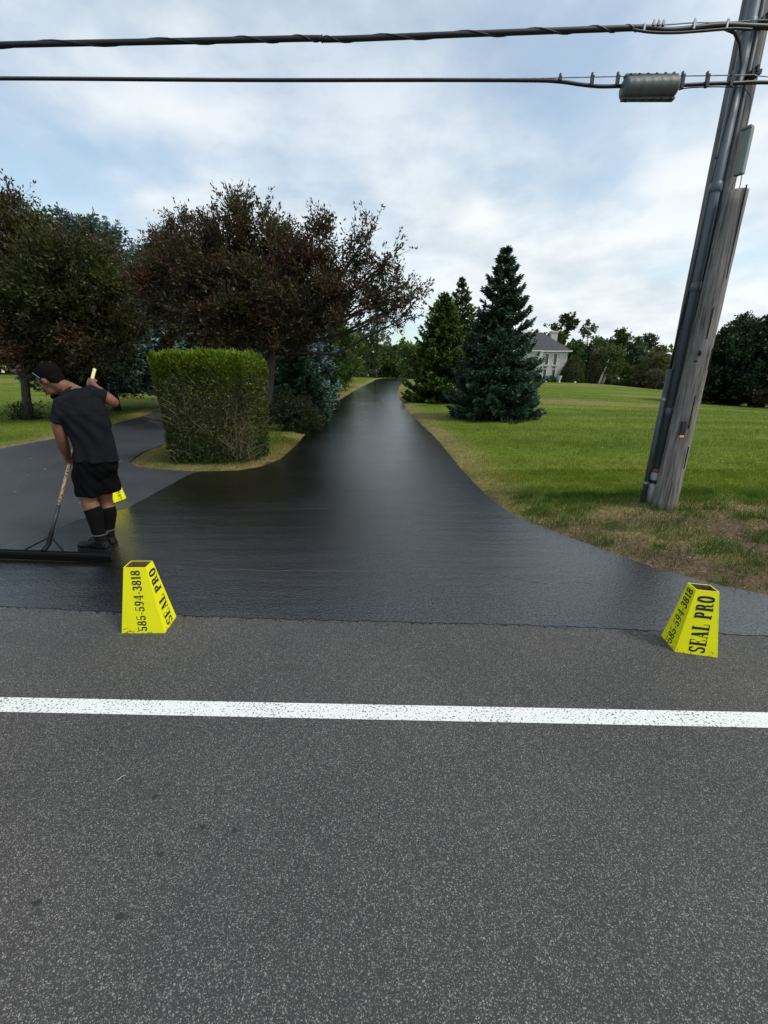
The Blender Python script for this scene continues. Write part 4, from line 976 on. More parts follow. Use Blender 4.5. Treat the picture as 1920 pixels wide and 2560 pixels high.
dome('conical_shrub', 'tall rounded cone shaped yellow green shrub at the right corner of the house', 1427, 78.6, 2.15, 4.5, [(.050, .070, .010), (.035, .055, .008), (.08, .085, .012)], 5200, .22, p=1)
dome('round_shrub', 'dark clipped round shrub under the arched windows, left one', 1343.5, 77.6, .72, 1.35, [(.018, .020, .012), (.026, .024, .014)], 1500, .14)
dome('low_shrub', 'dark green clipped low shrub before the right arched window', 1376, 77.2, .95, 1.05, DG, 1700, .14)
far_h = [(1447, 'small green shrub right of the cone shaped shrub')]
ub = at(1397.5, 960, 76.2); u = MB(); prof = [(.16, 0), (.17, .06), (.10, .12), (.13, .3), (.24, .62), (.30, .86), (.33, .9), (.33, .96), (.27, .96), (.24, .88), (.0, .86)]
u.loft([[(ub.x+math.cos(k*math.pi/6)*r_*1.15, ub.y+math.sin(k*math.pi/6)*r_*1.15, ub.z+z*1.15) for k in range(12)] for r_, z in prof])
uo = u.build('garden_urn', simple('white_stone', (.66, .65, .62), .7), smooth=True); tag(uo, 'white stone urn on the grass in front of the cone shaped shrub', 'urn')
for px, s, lab in [(1363, .34, 'larger white stone lump between the two dark clipped shrubs'), (1348.5, .2, 'small white stone at the foot of the round dark shrub'), (1437, .2, 'small pale stone right of the cone shaped shrub')]:
    b = at(px, 960, 76.4); k = MB(); k.ellipsoid(b+Vector((0, 0, s*.5)), (s, s*.8, s*.9), nu=8, nv=5)
    k.v = [(x+random.uniform(-.12, .12)*s, y+random.uniform(-.12, .12)*s, z+random.uniform(-.12, .12)*s) for x, y, z in k.v]
    tag(k.build('garden_stone', simple('pale_rock', (.62, .6, .56), .8)), lab, 'stone')

# ------------------------------------------------------------------ utility poles, conduits, cables
def wood_mat():
    m, t, b = new_mat('weathered_pole_wood'); tcn = N(t, 'ShaderNodeTexCoord')
    mp = N(t, 'ShaderNodeMapping'); mp.inputs['Scale'].default_value = (38, 38, 1.6); LK(t, tcn.outputs['Object'], mp.inputs[0])
    n = N(t, 'ShaderNodeTexNoise', i_Scale=1.0, i_Detail=7.0, i_Roughness=.65, i_Distortion=.4); LK(t, mp.outputs[0], n.inputs[0])
    n2 = N(t, 'ShaderNodeTexNoise', i_Scale=2.2, i_Detail=4.0); LK(t, tcn.outputs['Object'], n2.inputs[0])
    r = N(t, 'ShaderNodeValToRGB'); LK(t, n.outputs[0], r.inputs[0]); e = r.color_ramp.elements
    e[0].position = .34; e[0].color = (.035, .03, .027, 1); e[1].position = .66; e[1].color = (.27, .245, .215, 1)
    x = e.new(.46); x.color = (.15, .135, .12, 1)
    mm = N(t, 'ShaderNodeMix', data_type='RGBA', blend_type='OVERLAY'); mm.inputs[0].default_value = .55; LK(t, r.outputs[0], mm.inputs[6]); LK(t, n2.outputs[0], mm.inputs[7])
    LK(t, mm.outputs[2], b.inputs['Base Color']); b.inputs['Roughness'].default_value = .85
    bp = N(t, 'ShaderNodeBump'); bp.inputs['Strength'].default_value = .9; bp.inputs['Distance'].default_value = .008; LK(t, n.outputs[0], bp.inputs['Height']); LK(t, bp.outputs[0], b.inputs['Normal'])
    return m
M_WOOD = wood_mat(); M_PVC = simple('grey_conduit', (.085, .105, .125), .45, noise=.15, nscale=5, bump=.15, bscale=8); M_PVCD = simple('dark_conduit', (.055, .068, .08), .55, noise=.3, nscale=12)
M_BLK = simple('black_cable', (.012, .012, .013), .45); M_STEEL = simple('galvanised_steel', (.32, .33, .33), .5, .7, noise=.3, nscale=30)
M_WHITE = simple('white_tag', (.75, .75, .72), .5)
def pole_mesh(base, top, r0, r1, seed, n=28, seg=26):
    mb = MB(); base, top = Vector(base), Vector(top); r = random.Random(seed); ph = [r.uniform(.94, 1.04) for _ in range(n)]; rings = []
    crk_ = {i: r.randint(0, 99) for i in (r.sample(range(n), 6))}
    for j in range(seg+1):
        t = j/seg; c = base.lerp(top, t); R0 = r0+(r1-r0)*t; ring = []
        for k in range(n):
            a = 2*math.pi*k/n; q = R0*(1+(ph[k]-1)*.6+.012*math.sin(j*1.7+k*2.1))
            if k in crk_ and math.sin(j*.45+crk_[k]) > .1: q *= .93
            ring.append((c.x+math.cos(a)*q, c.y+math.sin(a)*q, c.z))
        rings.append(ring)
    mb.loft(rings); return mb
mainb = Vector((3.50, 5.14, gh(3.5, 5.14)))
ur = empty('utility_pole', mainb, 'tall wooden utility pole carrying the cables, grey conduits strapped to its left side', 'utility pole')
pole_mesh(mainb-Vector((0, 0, .3)), mainb+Vector((-.02, 0, 8.0)), .142, .110, 1).build('shaft', M_WOOD, ur, smooth=True)
# conduits
def vx(px, py, Y): return P(px, py, Y)
cb = Vector((3.325, 4.99, gh(3.33, 4.99))); ct = Vector((3.365, 5.0, 5.6))
def on(t): return cb.lerp(ct, t)
c = MB(); c.tube([on(.075), on(1)], .049, 18); co = c.build('conduit', M_PVC, ur, smooth=True); co['label'] = 'thick grey plastic conduit running up the pole'
c = MB(); zs = [1.25, 2.55, 3.45, 4.7]
for z in zs:
    t = (z-cb.z)/(ct.z-cb.z); c = MB(); c.tube([on(t)-Vector((0, 0, .045)), on(t)-Vector((0, 0, .04)), on(t)+Vector((0, 0, .04)), on(t)+Vector((0, 0, .045))], [.05, .057, .057, .05], 18); c.build('conduit_coupling', M_PVC, ur, smooth=True)
c = MB(); c.tube([cb-Vector((0, 0, .1)), on(.072)], .053, 18); q = c.build('conduit_stub', simple('faded_grey_pvc', (.36, .38, .38), .5, noise=.25, nscale=9), ur, smooth=True)
c = MB(); c.tube([on(.044), on(.052)], .056, 18); c.build('tape_band', M_BLK, ur)
c = MB(); c.tube([on(.069), on(.077)], .055, 18); c.build('rust_band', simple('rust', (.25, .09, .03), .8, noise=.4, nscale=40), ur)
c = MB(); b2 = cb+Vector((.02, -.075, .0)); c.tube([b2+Vector((.0, 0, -.02)), b2+Vector((-.03, -.01, .08)), b2+Vector((.02, 0, .17))], .004, 6); c.build('ground_wire', M_BLK, ur)
sb_ = Vector((3.225, 4.99, gh(3.22, 4.99))); stp = P(1690, 922, 5.0)
stp = Vector((3.255, 5.0, 1.72))
c = MB(); c.tube([sb_-Vector((0, 0, .1)), stp], .029, 14); c.build('conduit', M_PVCD, ur, smooth=True)
for f in (.15, .78):
    c = MB(); c.tube([sb_.lerp(stp, f), sb_.lerp(stp, f+.02)], .033, 14); c.build('conduit_strap', M_STEEL, ur)
cable_top = P(1838, 72, 4.92)
c = MB(); pts = [stp-Vector((0, 0, .05)), Vector((3.285, 5.0, 2.6)), Vector((3.31, 5.0, 3.6)), P(1853, 165, 4.95), P(1850, 110, 4.93), P(1836, 82, 4.9), P(1812, 72, 4.88), P(1770, 74, 4.87)]
c.tube(pts, .0125, 8); c.build('riser_cable', M_BLK, ur, smooth=True)
for z in (2.1, 2.9, 3.7):
    c = MB(); c.tube([(3.278+.02*(z-2)/1.5, 4.998, z), (3.278+.02*(z-2)/1.5, 4.998, z+.02)], .016, 6); c.build('cable_clip', M_PVCD, ur)
# flat moulding between conduit and pole
c = MB(); c.tube([(3.43, 4.99, .8), (3.445, 5.005, 5.8)], .022, 8); c.build('moulding', M_PVCD, ur, smooth=True)
# stub pole in front
sbase = Vector((3.365, 4.80, gh(3.37, 4.8))); stop_ = Vector((3.455, 4.84, 3.36))
sr = empty('stub_pole', sbase, 'short weathered grey stub pole with a sawn cracked top, in front of the tall pole', 'pole')
pole_mesh(sbase-Vector((0, 0, .25)), stop_, .130, .098, 2).build('shaft', M_WOOD, sr, smooth=True)
c = MB(); dk = simple('deep_crack', (.008, .007, .006), .9)
c.box(stop_+Vector((.012, -.105, -.38)), (.007, .012, .80)); c.build('crack', dk, sr)
for (dx, dz, l, w) in [(-.04, -1.2, .3, .006), (.05, -1.55, .22, .007), (-.02, -2.1, .35, .005), (.035, -2.6, .25, .006)]: 
    c = MB(); c.box(stop_+Vector((dx-.03*(-dz)/1.2, -.104-.022*(-dz), dz)), (w, .012, l)); c.build('crack', dk, sr)
for kp, kr in ((P(1749, 883, 4.685), (.018, .016, .030)), (P(1739, 903, 4.685), (.022, .012, .012))):
    c = MB(); c.ellipsoid(kp, kr); c.build('knot', dk, sr, smooth=True)
# black and yellow marker band
mp_ = P(1706, 1078, 4.66); c = MB(); c.box(P(1707, 1072, 4.688), (.050, .02, .16)); c.build('marker_tag', M_BLK, sr)
c = MB(); c.box(P(1704, 1091, 4.674), (.050, .01, .022)); c.build('marker_stripe', simple('yellow_stripe', (.75, .42, .02), .5), sr)
# grey green terminal box on the tall pole
bc = P(1859, 381, 4.93); bt = P(1868, 322, 4.93); bb = P(1850, 438, 4.93); bc = (bt+bb)/2
up = (bt-bb).normalized(); Mx = up.to_track_quat('Z', 'Y').to_matrix()
br_ = empty('terminal_box', bc, 'long narrow grey green equipment box mounted high on the tall pole', 'equipment box')
M_GG = simple('grey_green_paint', (.20, .25, .21), .5, noise=.08, nscale=20)
c = MB(); c.box(bc, (.062, .08, (bt-bb).length), Matrix.Rotation(R_(30), 3, 'Z')); c.build('body', M_GG, br_, bevel=.008)
c = MB(); c.box(bt+Vector((0, 0, .004)), (.070, .088, .02), Matrix.Rotation(R_(30), 3, 'Z')); c.build('lid', M_GG, br_, bevel=.004)
for dx in (-.02, .018):
    c = MB(); c.tube([bb+Vector((dx, 0, .01)), bb+Vector((dx*2-.02, -.01, -.09)), bb+Vector((dx-.03, -.02, -.22))], .004, 6); c.build('lead_wire', M_BLK, br_)
c = MB(); c.tube([P(1836, 214, 4.97), P(1862, 222, 4.97), P(1876, 240, 4.97), P(1874, 280, 4.97), P(1863, 324, 4.95)], .0035, 6); c.build('drop_wire', M_BLK, br_)

# upper cable bundle
def ptsY(l, Y=4.87): return [P(x, y, Y) for x, y in l]
def smooth_pts(pts, n=6):
    out = []; L = len(pts)
    for i in range(L-1):
        p0, p1, p2, p3 = pts[max(i-1, 0)], pts[i], pts[i+1], pts[min(i+2, L-1)]
        for k in range(n):
            t = k/n; out.append(.5*((2*p1)+(p2-p0)*t+(2*p0-5*p1+4*p2-p3)*t*t+(-p0+3*p1-3*p2+p3)*t**3))
    out.append(pts[-1]); return out
b = P(960, 92, 4.87)
cu = empty('cable_bundle', b, 'upper thick black overhead cable bundle crossing the sky to the pole', 'overhead cable')
main = [(-900, 140), (-400, 123), (0, 112), (500, 102), (780, 96), (840, 98), (1200, 84), (1500, 73), (1610, 70), (1680, 76), (1800, 64), (1880, 66), (1960, 70), (2300, 90)]
c = MB(); c.tube(smooth_pts(ptsY(main)), .0215, 10); c.build('main_cable', M_BLK, cu, smooth=True)
c = MB(); sp_ = []; base = smooth_pts(ptsY(main[:9]), 22)
for i, p in enumerate(base): sp_.append(p+Vector((0, math.cos(i*.55)*.019, math.sin(i*.55)*.019)))
c.tube(sp_, .0085, 6); c.build('wrapped_wire', M_BLK, cu, smooth=True)
c = MB(); c.tube(smooth_pts(ptsY([(1560, 64), (1660, 62), (1736, 57), (1820, 56), (1895, 50), (1960, 52)], 4.86)), .0045, 6); c.build('messenger_wire', M_STEEL, cu)
c = MB(); c.tube(smooth_pts(ptsY([(1580, 74), (1630, 81), (1690, 82), (1750, 78), (1830, 72), (1880, 74)], 4.84)), .010, 8); c.build('loose_cable', M_BLK, cu, smooth=True)
c = MB(); c.tube(smooth_pts(ptsY([(1735, 70), (1790, 60), (1840, 62), (1900, 72)], 4.88)), .014, 8); c.build('loose_cable', M_BLK, cu, smooth=True)
for px in (1611, 1736, 1818):
    c = MB(); p = P(px, 69 if px < 1700 else 63, 4.845); c.box(p, (.013, .012, .062 if px < 1700 else .05)); c.build('white_tie', M_WHITE, cu)
for px in (1634, 1646, 1658, 1736, 1819):
    c = MB(); p = P(px, 60 if px < 1700 else 57, 4.86); c.box(p, (.018, .03, .028)); c.box(p+Vector((0, 0, .02)), (.010, .012, .02)); c.build('cable_clamp', M_STEEL, cu)
# lower cable with messenger, spacers and splice closure
b = P(960, 200, 4.87)
cl = empty('cable', b, 'lower black overhead cable with a messenger wire and spacers, crossing to the pole', 'overhead cable')
low = [(-900, 196), (0, 196), (600, 200), (1100, 200), (1330, 201), (1400, 204), (1450, 211), (1500, 216), (1560, 215), (1700, 213), (1780, 209), (1840, 208), (1930, 206), (2300, 212)]
c = MB(); c.tube(smooth_pts(ptsY(low)), .0145, 10); c.build('main_cable', M_BLK, cl, smooth=True)
c = MB(); mw = [(-900, 193), (0, 193), (600, 197), (1100, 197), (1330, 196), (1420, 194), (1560, 191), (1700, 190), (1840, 188), (1885, 187), (1930, 193), (2300, 225)]
c.tube(smooth_pts(ptsY(mw, 4.86)), .0045, 6); c.build('messenger_wire', M_STEEL, cl)
c = MB(); c.tube(smooth_pts(ptsY([(1697, 225), (1720, 220), (1780, 217), (1835, 218), (1850, 219)], 4.86)), .0045, 6); c.build('loose_cable', M_BLK, cl)
for px, y1, y2 in [(1400, 192, 203), (1480, 190, 215), (1544, 189, 214), (1706, 187, 222), (1768, 187, 218), (1828, 187, 216)]:
    a = P(px, y1, 4.86); d = P(px, y2, 4.86); c = MB(); c.box((a+d)/2, (.026, .03, (a-d).length)); c.box(a+Vector((0, 0, .008)), (.016, .02, .03)); c.build('spacer', M_BLK, cl)
# splice closure
a = P(1556, 222, 4.82); d = P(1690, 218, 4.82)
sc_ = empty('splice_closure', (a+d)/2, 'ribbed grey cylindrical splice case hanging on the lower cable beside the pole', 'splice case')
c = MB(); prof = [(0, .06), (.005, .085), (.03, .092), (.05, .088)]
n = 30; L_ = (d-a).length; pr = []
for i in range(n+1):
    t = i/n; r_ = .080+(.003 if i % 5 == 0 else 0)-(.02 if i in (0, n) else 0); pr.append(r_)
c.tube([a.lerp(d, i/n) for i in range(n+1)], pr, 22); c.build('casing', simple('ribbed_grey_plastic', (.08, .09, .085), .5, noise=.15, bump=.2, bscale=30), sc_, smooth=True)
for s in (1, -1):
    c = MB(); c.box((a+d)/2+Vector((0, 0, s*.084)), (L_*.98, .05, .016)); c.build('flange', M_PVCD, sc_)
    for k in range(6):
        c = MB(); c.box(a.lerp(d, .1+.16*k)+Vector((0, -.01, s*.093)), (.02, .03, .012)); c.build('bolt', M_BLK, sc_)
for f in (.22, .82):
    c = MB(); p = a.lerp(d, f); q = P(960+ (p.x/ (4.86))*0+ 0, 190, 4.86); c.box((p.x, 4.85, (p.z+.10+P(1620, 189, 4.86).z)/2), (.014, .02, P(1620, 189, 4.86).z-p.z-.08)); c.build('hanger', M_STEEL, sc_)
# bolts and hooks on the pole
for (x, y) in [(1908, 56), (1882, 187)]:
    c = MB(); c.box(P(x, y, 4.95), (.09, .10, .035)); c.box(P(x, y, 4.95)+Vector((0, 0, .02)), (.02, .12, .05)); c.build('suspension_clamp', M_BLK, ur)
c = MB(); c.box(P(1885, 163, 5.005), (.03, .02, .10)); c.build('pole_tag', M_PVCD, ur)

# ------------------------------------------------------------------ folded yellow sign boxes
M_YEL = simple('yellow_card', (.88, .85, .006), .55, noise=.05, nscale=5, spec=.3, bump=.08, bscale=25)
def _scuff_contact_shade():  # dark smears, denser low down: scuffs with contact shade painted into the yellow
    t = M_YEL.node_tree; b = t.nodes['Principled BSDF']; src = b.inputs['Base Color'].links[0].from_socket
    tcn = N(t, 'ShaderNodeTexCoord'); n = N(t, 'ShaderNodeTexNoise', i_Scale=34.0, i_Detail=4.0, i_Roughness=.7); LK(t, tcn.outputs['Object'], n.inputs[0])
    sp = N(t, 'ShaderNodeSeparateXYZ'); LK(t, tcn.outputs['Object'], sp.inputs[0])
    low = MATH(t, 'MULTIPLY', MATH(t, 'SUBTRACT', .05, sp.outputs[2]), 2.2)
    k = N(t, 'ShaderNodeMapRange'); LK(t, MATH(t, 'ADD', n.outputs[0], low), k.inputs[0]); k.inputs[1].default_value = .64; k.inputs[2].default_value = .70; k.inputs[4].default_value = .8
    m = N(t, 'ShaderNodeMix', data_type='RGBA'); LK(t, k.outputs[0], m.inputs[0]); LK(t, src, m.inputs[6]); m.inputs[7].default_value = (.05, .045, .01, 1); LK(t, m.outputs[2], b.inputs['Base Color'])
_scuff_contact_shade()
M_CARD = simple('brown_cardboard', (.23, .125, .07), .85, noise=.1, nscale=30); M_INK = simple('black_ink', (.012, .012, .014), .5)
def ell(cx, cy, rx, ry, a0, a1, n=18): return [(cx+rx*math.cos(R_(a0+(a1-a0)*i/n)), cy+ry*math.sin(R_(a0+(a1-a0)*i/n))) for i in range(n+1)]
# glyph: width, list of (path, nib width, hairline); unit height 1
TH, HR = .21, .06
GL = {
 'S': (.56, [(ell(.29, .735, .17, .225, 20, 250, 18)[:]+ell(.27, .27, .19, .235, 75, -160, 20), .15, HR), ([(.47, .97), (.47, .70)], .03, .02), ([(.07, .30), (.07, .03)], .03, .02)]),
 'E': (.60, [([(.17, .02), (.17, .98)], TH, HR), ([(.02, .025), (.54, .025)], .03, HR), ([(.02, .975), (.52, .975)], .03, HR), ([(.2, .50), (.38, .50)], .03, HR), ([(.39, .36), (.39, .64)], .04, .02), ([(.53, .03), (.54, .30)], .05, .02), ([(.51, .97), (.52, .72)], .05, .02)]),
 'A': (.66, [([(.32, .97), (.12, .03)], .04, HR), ([(.32, .95), (.50, .03)], TH, HR), ([(.18, .30), (.42, .30)], .03, HR), ([(.02, .025), (.22, .025)], .03, HR), ([(.36, .025), (.65, .025)], .03, HR)]),
 'L': (.56, [([(.17, .02), (.17, .98)], TH, HR), ([(.02, .025), (.52, .025)], .03, HR), ([(.02, .975), (.32, .975)], .03, HR), ([(.51, .03), (.52, .34)], .05, .02)]),
 'P': (.60, [([(.17, .02), (.17, .98)], TH, HR), ([(.02, .025), (.34, .025)], .03, HR), ([(.02, .975), (.32, .975)], .03, HR), ([(.2, .975)]+ell(.32, .725, .14, .25, 90, -90)+[(.2, .475)], .17, HR)]),
 'R': (.66, [([(.17, .02), (.17, .98)], TH, HR), ([(.02, .025), (.32, .025)], .03, HR), ([(.02, .975), (.32, .975)], .03, HR), ([(.2, .975)]+ell(.32, .74, .14, .235, 90, -90)+[(.2, .505)], .17, HR), ([(.36, .50), (.46, .40), (.48, .10), (.55, .03), (.64, .06)], .15, .03)]),
 'O': (.62, [(ell(.30, .5, .19, .475, 0, 360, 30), .18, HR)]),
 '5': (.50, [([(.10, .96), (.42, .96)], .04, .08), ([(.10, .96), (.10, .52)], .035, .02), (ell(.24, .30, .16, .27, 140, -165, 22), .13, HR), ([(.075, .24), (.09, .20)], .09, .05)]),
 '8': (.50, [(ell(.25, .745, .145, .225, 0, 360, 22), .12, HR), (ell(.25, .26, .165, .235, 0, 360, 22), .13, HR)]),
 '4': (.54, [([(.38, .02), (.38, .98)], .14, HR), ([(.34, .96), (.05, .30)], .035, .04), ([(.04, .29), (.52, .29)], .03, .06), ([(.26, .025), (.50, .025)], .03, HR)]),
 '3': (.50, [(ell(.24, .76, .13, .215, 150, -90, 18), .13, HR), (ell(.23, .27, .17, .245, 90, -160, 20), .14, HR), ([(.10, .80), (.10, .78)], .09, .05), ([(.08, .22), (.08, .20)], .09, .05)]),
 '1': (.36, [([(.19, .02), (.19, .98)], .15, HR), ([(.04, .025), (.34, .025)], .03, HR), ([(.05, .86), (.18, .96)], .03, .04)]),
 '9': (.50, [(ell(.25, .68, .16, .29, 0, 360, 22), .13, HR), ([(.41, .70), (.40, .42), (.33, .15), (.22, .03), (.10, .05)], .10, .045), ([(.10, .12), (.10, .11)], .09, .05)]),
 '-': (.30, [([(.08, .36), (.22, .36)], .05, .10)]), ' ': (.34, [])}
def hull(p):
    p = sorted(set((round(x, 6), round(y, 6)) for x, y in p))
    def half(q):
        h = []
        for a in q:
            while len(h) > 1 and (h[-1][0]-h[-2][0])*(a[1]-h[-2][1])-(h[-1][1]-h[-2][1])*(a[0]-h[-2][0]) <= 0: h.pop()
            h.append(a)
        return h[:-1]
    return half(p)+half(p[::-1])
def lettering(text, mb, o, ex, ey, en, length, height):
    """write along ex starting at o; ey is up in the letter, en the outward normal"""
    tot = sum(GL[c][0]+.05 for c in text); sx = length/tot; x0 = 0; k = 0
    for ch in text:
        w, st = GL[ch]
        for path, nb_, hr in st:
            for p, q in zip(path[:-1], path[1:]):
                pts = [(a[0]+sx_*nb_/2, a[1]+sy_*hr/2) for a in (p, q) for sx_ in (-1, 1) for sy_ in (-1, 1)]
                h = hull(pts); k += 1
                mb.add([o+ex*((x0+x)*sx)+ey*(y*height)+en*(.0012+.000004*k) for x, y in h], [tuple(range(len(h)))])
        x0 += w+.05
def sign_box(label, A, B, C, H, topf=.50, firsttext='585-594-3818', second='SEAL PRO', lean=None):
    """A,B: ground corners of the face toward the road (left,right); C: the other visible ground corner, reached from B (right) or from A (left)"""
    A, B, C = Vector(A), Vector(B), Vector(C); right = (C-B).length < (C-A).length
    D = A+(C-B) if right else B+(C-A)
    quad = [A, B, C, D] if right else [C, A, B, D]        # counter-clockwise seen from above
    cen = (quad[0]+quad[1]+quad[2]+quad[3])/4; up = Vector((0, 0, H)) + (lean or Vector())
    top = [cen+(q-cen)*topf+up for q in quad]
    root = empty('sign_box', cen, label, 'sign', 'yellow folded sign boxes')
    tk = .005; faces = []
    for i in range(4):
        j = (i+1) % 4; a, b_, tb_, ta = quad[i], quad[j], top[j], top[i]; nrm = (b_-a).cross(ta-a).normalized()
        mb = MB(); inner = [q-nrm*tk for q in (a, b_, tb_, ta)]
        mb.add([a, b_, tb_, ta]+inner, [(0, 1, 2, 3), (7, 6, 5, 4), (0, 4, 5, 1), (1, 5, 6, 2), (2, 6, 7, 3), (3, 7, 4, 0)])
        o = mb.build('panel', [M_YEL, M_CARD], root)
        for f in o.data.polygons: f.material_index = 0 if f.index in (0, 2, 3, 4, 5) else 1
        faces.append((a, b_, tb_, ta, nrm, o))
    vis = [0, 1]; texts = (firsttext, second)
    # glued inner flap at one corner
    mb = MB(); t0, t1 = top[3], quad[3]; dirn = (top[0]-top[3]).normalized(); nn = faces[3][4]
    mb.add([t0-nn*.011+dirn*.002, t0-nn*.011+dirn*.035, t1.lerp(t0, .5)-nn*.011+dirn*.035, t1.lerp(t0, .5)-nn*.011+dirn*.002], [(0, 1, 2, 3)]); mb.build('glue_flap', M_CARD, root)
    for i, tx in zip((0, 1, 2, 3), (texts[0], texts[1], texts[0], texts[1])):
        a, b_, tb_, ta, nrm, o = faces[i]; m0 = (a+b_)/2; m1 = (ta+tb_)/2; ex = (m1-m0).normalized(); ey = nrm.cross(ex).normalized(); Lh = (m1-m0).length
        hgt = .088 if tx[0] == 'S' else .060
        mb = MB(); lettering(tx, mb, m0+ex*Lh*.035-ey*hgt*.5, ex, ey, nrm, Lh*(.90 if tx[0] == 'S' else .93), hgt)
        le = mb.build('lettering', M_INK, o); le.matrix_parent_inverse = Matrix.Identity(4)
    return root
z = -.004
def g3(px, py, z=-.004): x, y = gpt(px, py); return Vector((x, y, z))
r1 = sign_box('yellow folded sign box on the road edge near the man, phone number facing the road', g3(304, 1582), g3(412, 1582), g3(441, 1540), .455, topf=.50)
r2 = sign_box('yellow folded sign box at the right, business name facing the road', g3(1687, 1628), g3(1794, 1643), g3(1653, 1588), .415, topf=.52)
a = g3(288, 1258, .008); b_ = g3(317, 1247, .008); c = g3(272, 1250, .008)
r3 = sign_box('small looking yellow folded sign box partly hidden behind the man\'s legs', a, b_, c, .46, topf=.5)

# ------------------------------------------------------------------ man with squeegee
def sculpt(mb, name, mat, parent, voxel=.007, it=6, disp=None, fac=.5, world_parent=None):
    me = bpy.data.meshes.new(name); me.from_pydata(mb.v, [], mb.f); me.update()
    tmp = bpy.data.objects.new('tmp', me); COL.objects.link(tmp)
    m = tmp.modifiers.new('r', 'REMESH'); m.mode = 'VOXEL'; m.voxel_size = voxel
    s = tmp.modifiers.new('s', 'SMOOTH'); s.factor = fac; s.iterations = it
    dg = bpy.context.evaluated_depsgraph_get(); ev = tmp.evaluated_get(dg); out = bpy.data.meshes.new_from_object(ev)
    bpy.data.objects.remove(tmp); bpy.data.meshes.remove(me)
    n = len(out.vertices); co = np.empty(n*3, np.float32); out.vertices.foreach_get('co', co); co = co.reshape(-1, 3)
    if disp is not None:
        no = np.empty(n*3, np.float32); out.vertex_normals.foreach_get('vector', no); no = no.reshape(-1, 3)
        co = co + no*disp(co)[:, None]; out.vertices.foreach_set('co', co.astype(np.float32).ravel())
    out.polygons.foreach_set('use_smooth', np.ones(len(out.polygons), bool)); out.materials.clear(); out.update(); out.name = name
    return link_mesh(name, out, mat, parent)
def ring_e(c, side, front, rx, ry, n=20, flat=1.0):
    return [c+side*(math.cos(2*math.pi*k/n)*rx)+front*(math.sin(2*math.pi*k/n)*ry) for k in range(n)]
def interp_chain(pts, rad, n=4):
    pts = [Vector(p) for p in pts]; sp = smooth_pts(pts, n); rr_ = []
    for i in range(len(pts)-1):
        for k in range(n): rr_.append(rad[i]+(rad[i+1]-rad[i])*k/n)
    rr_.append(rad[-1]); return sp, rr_
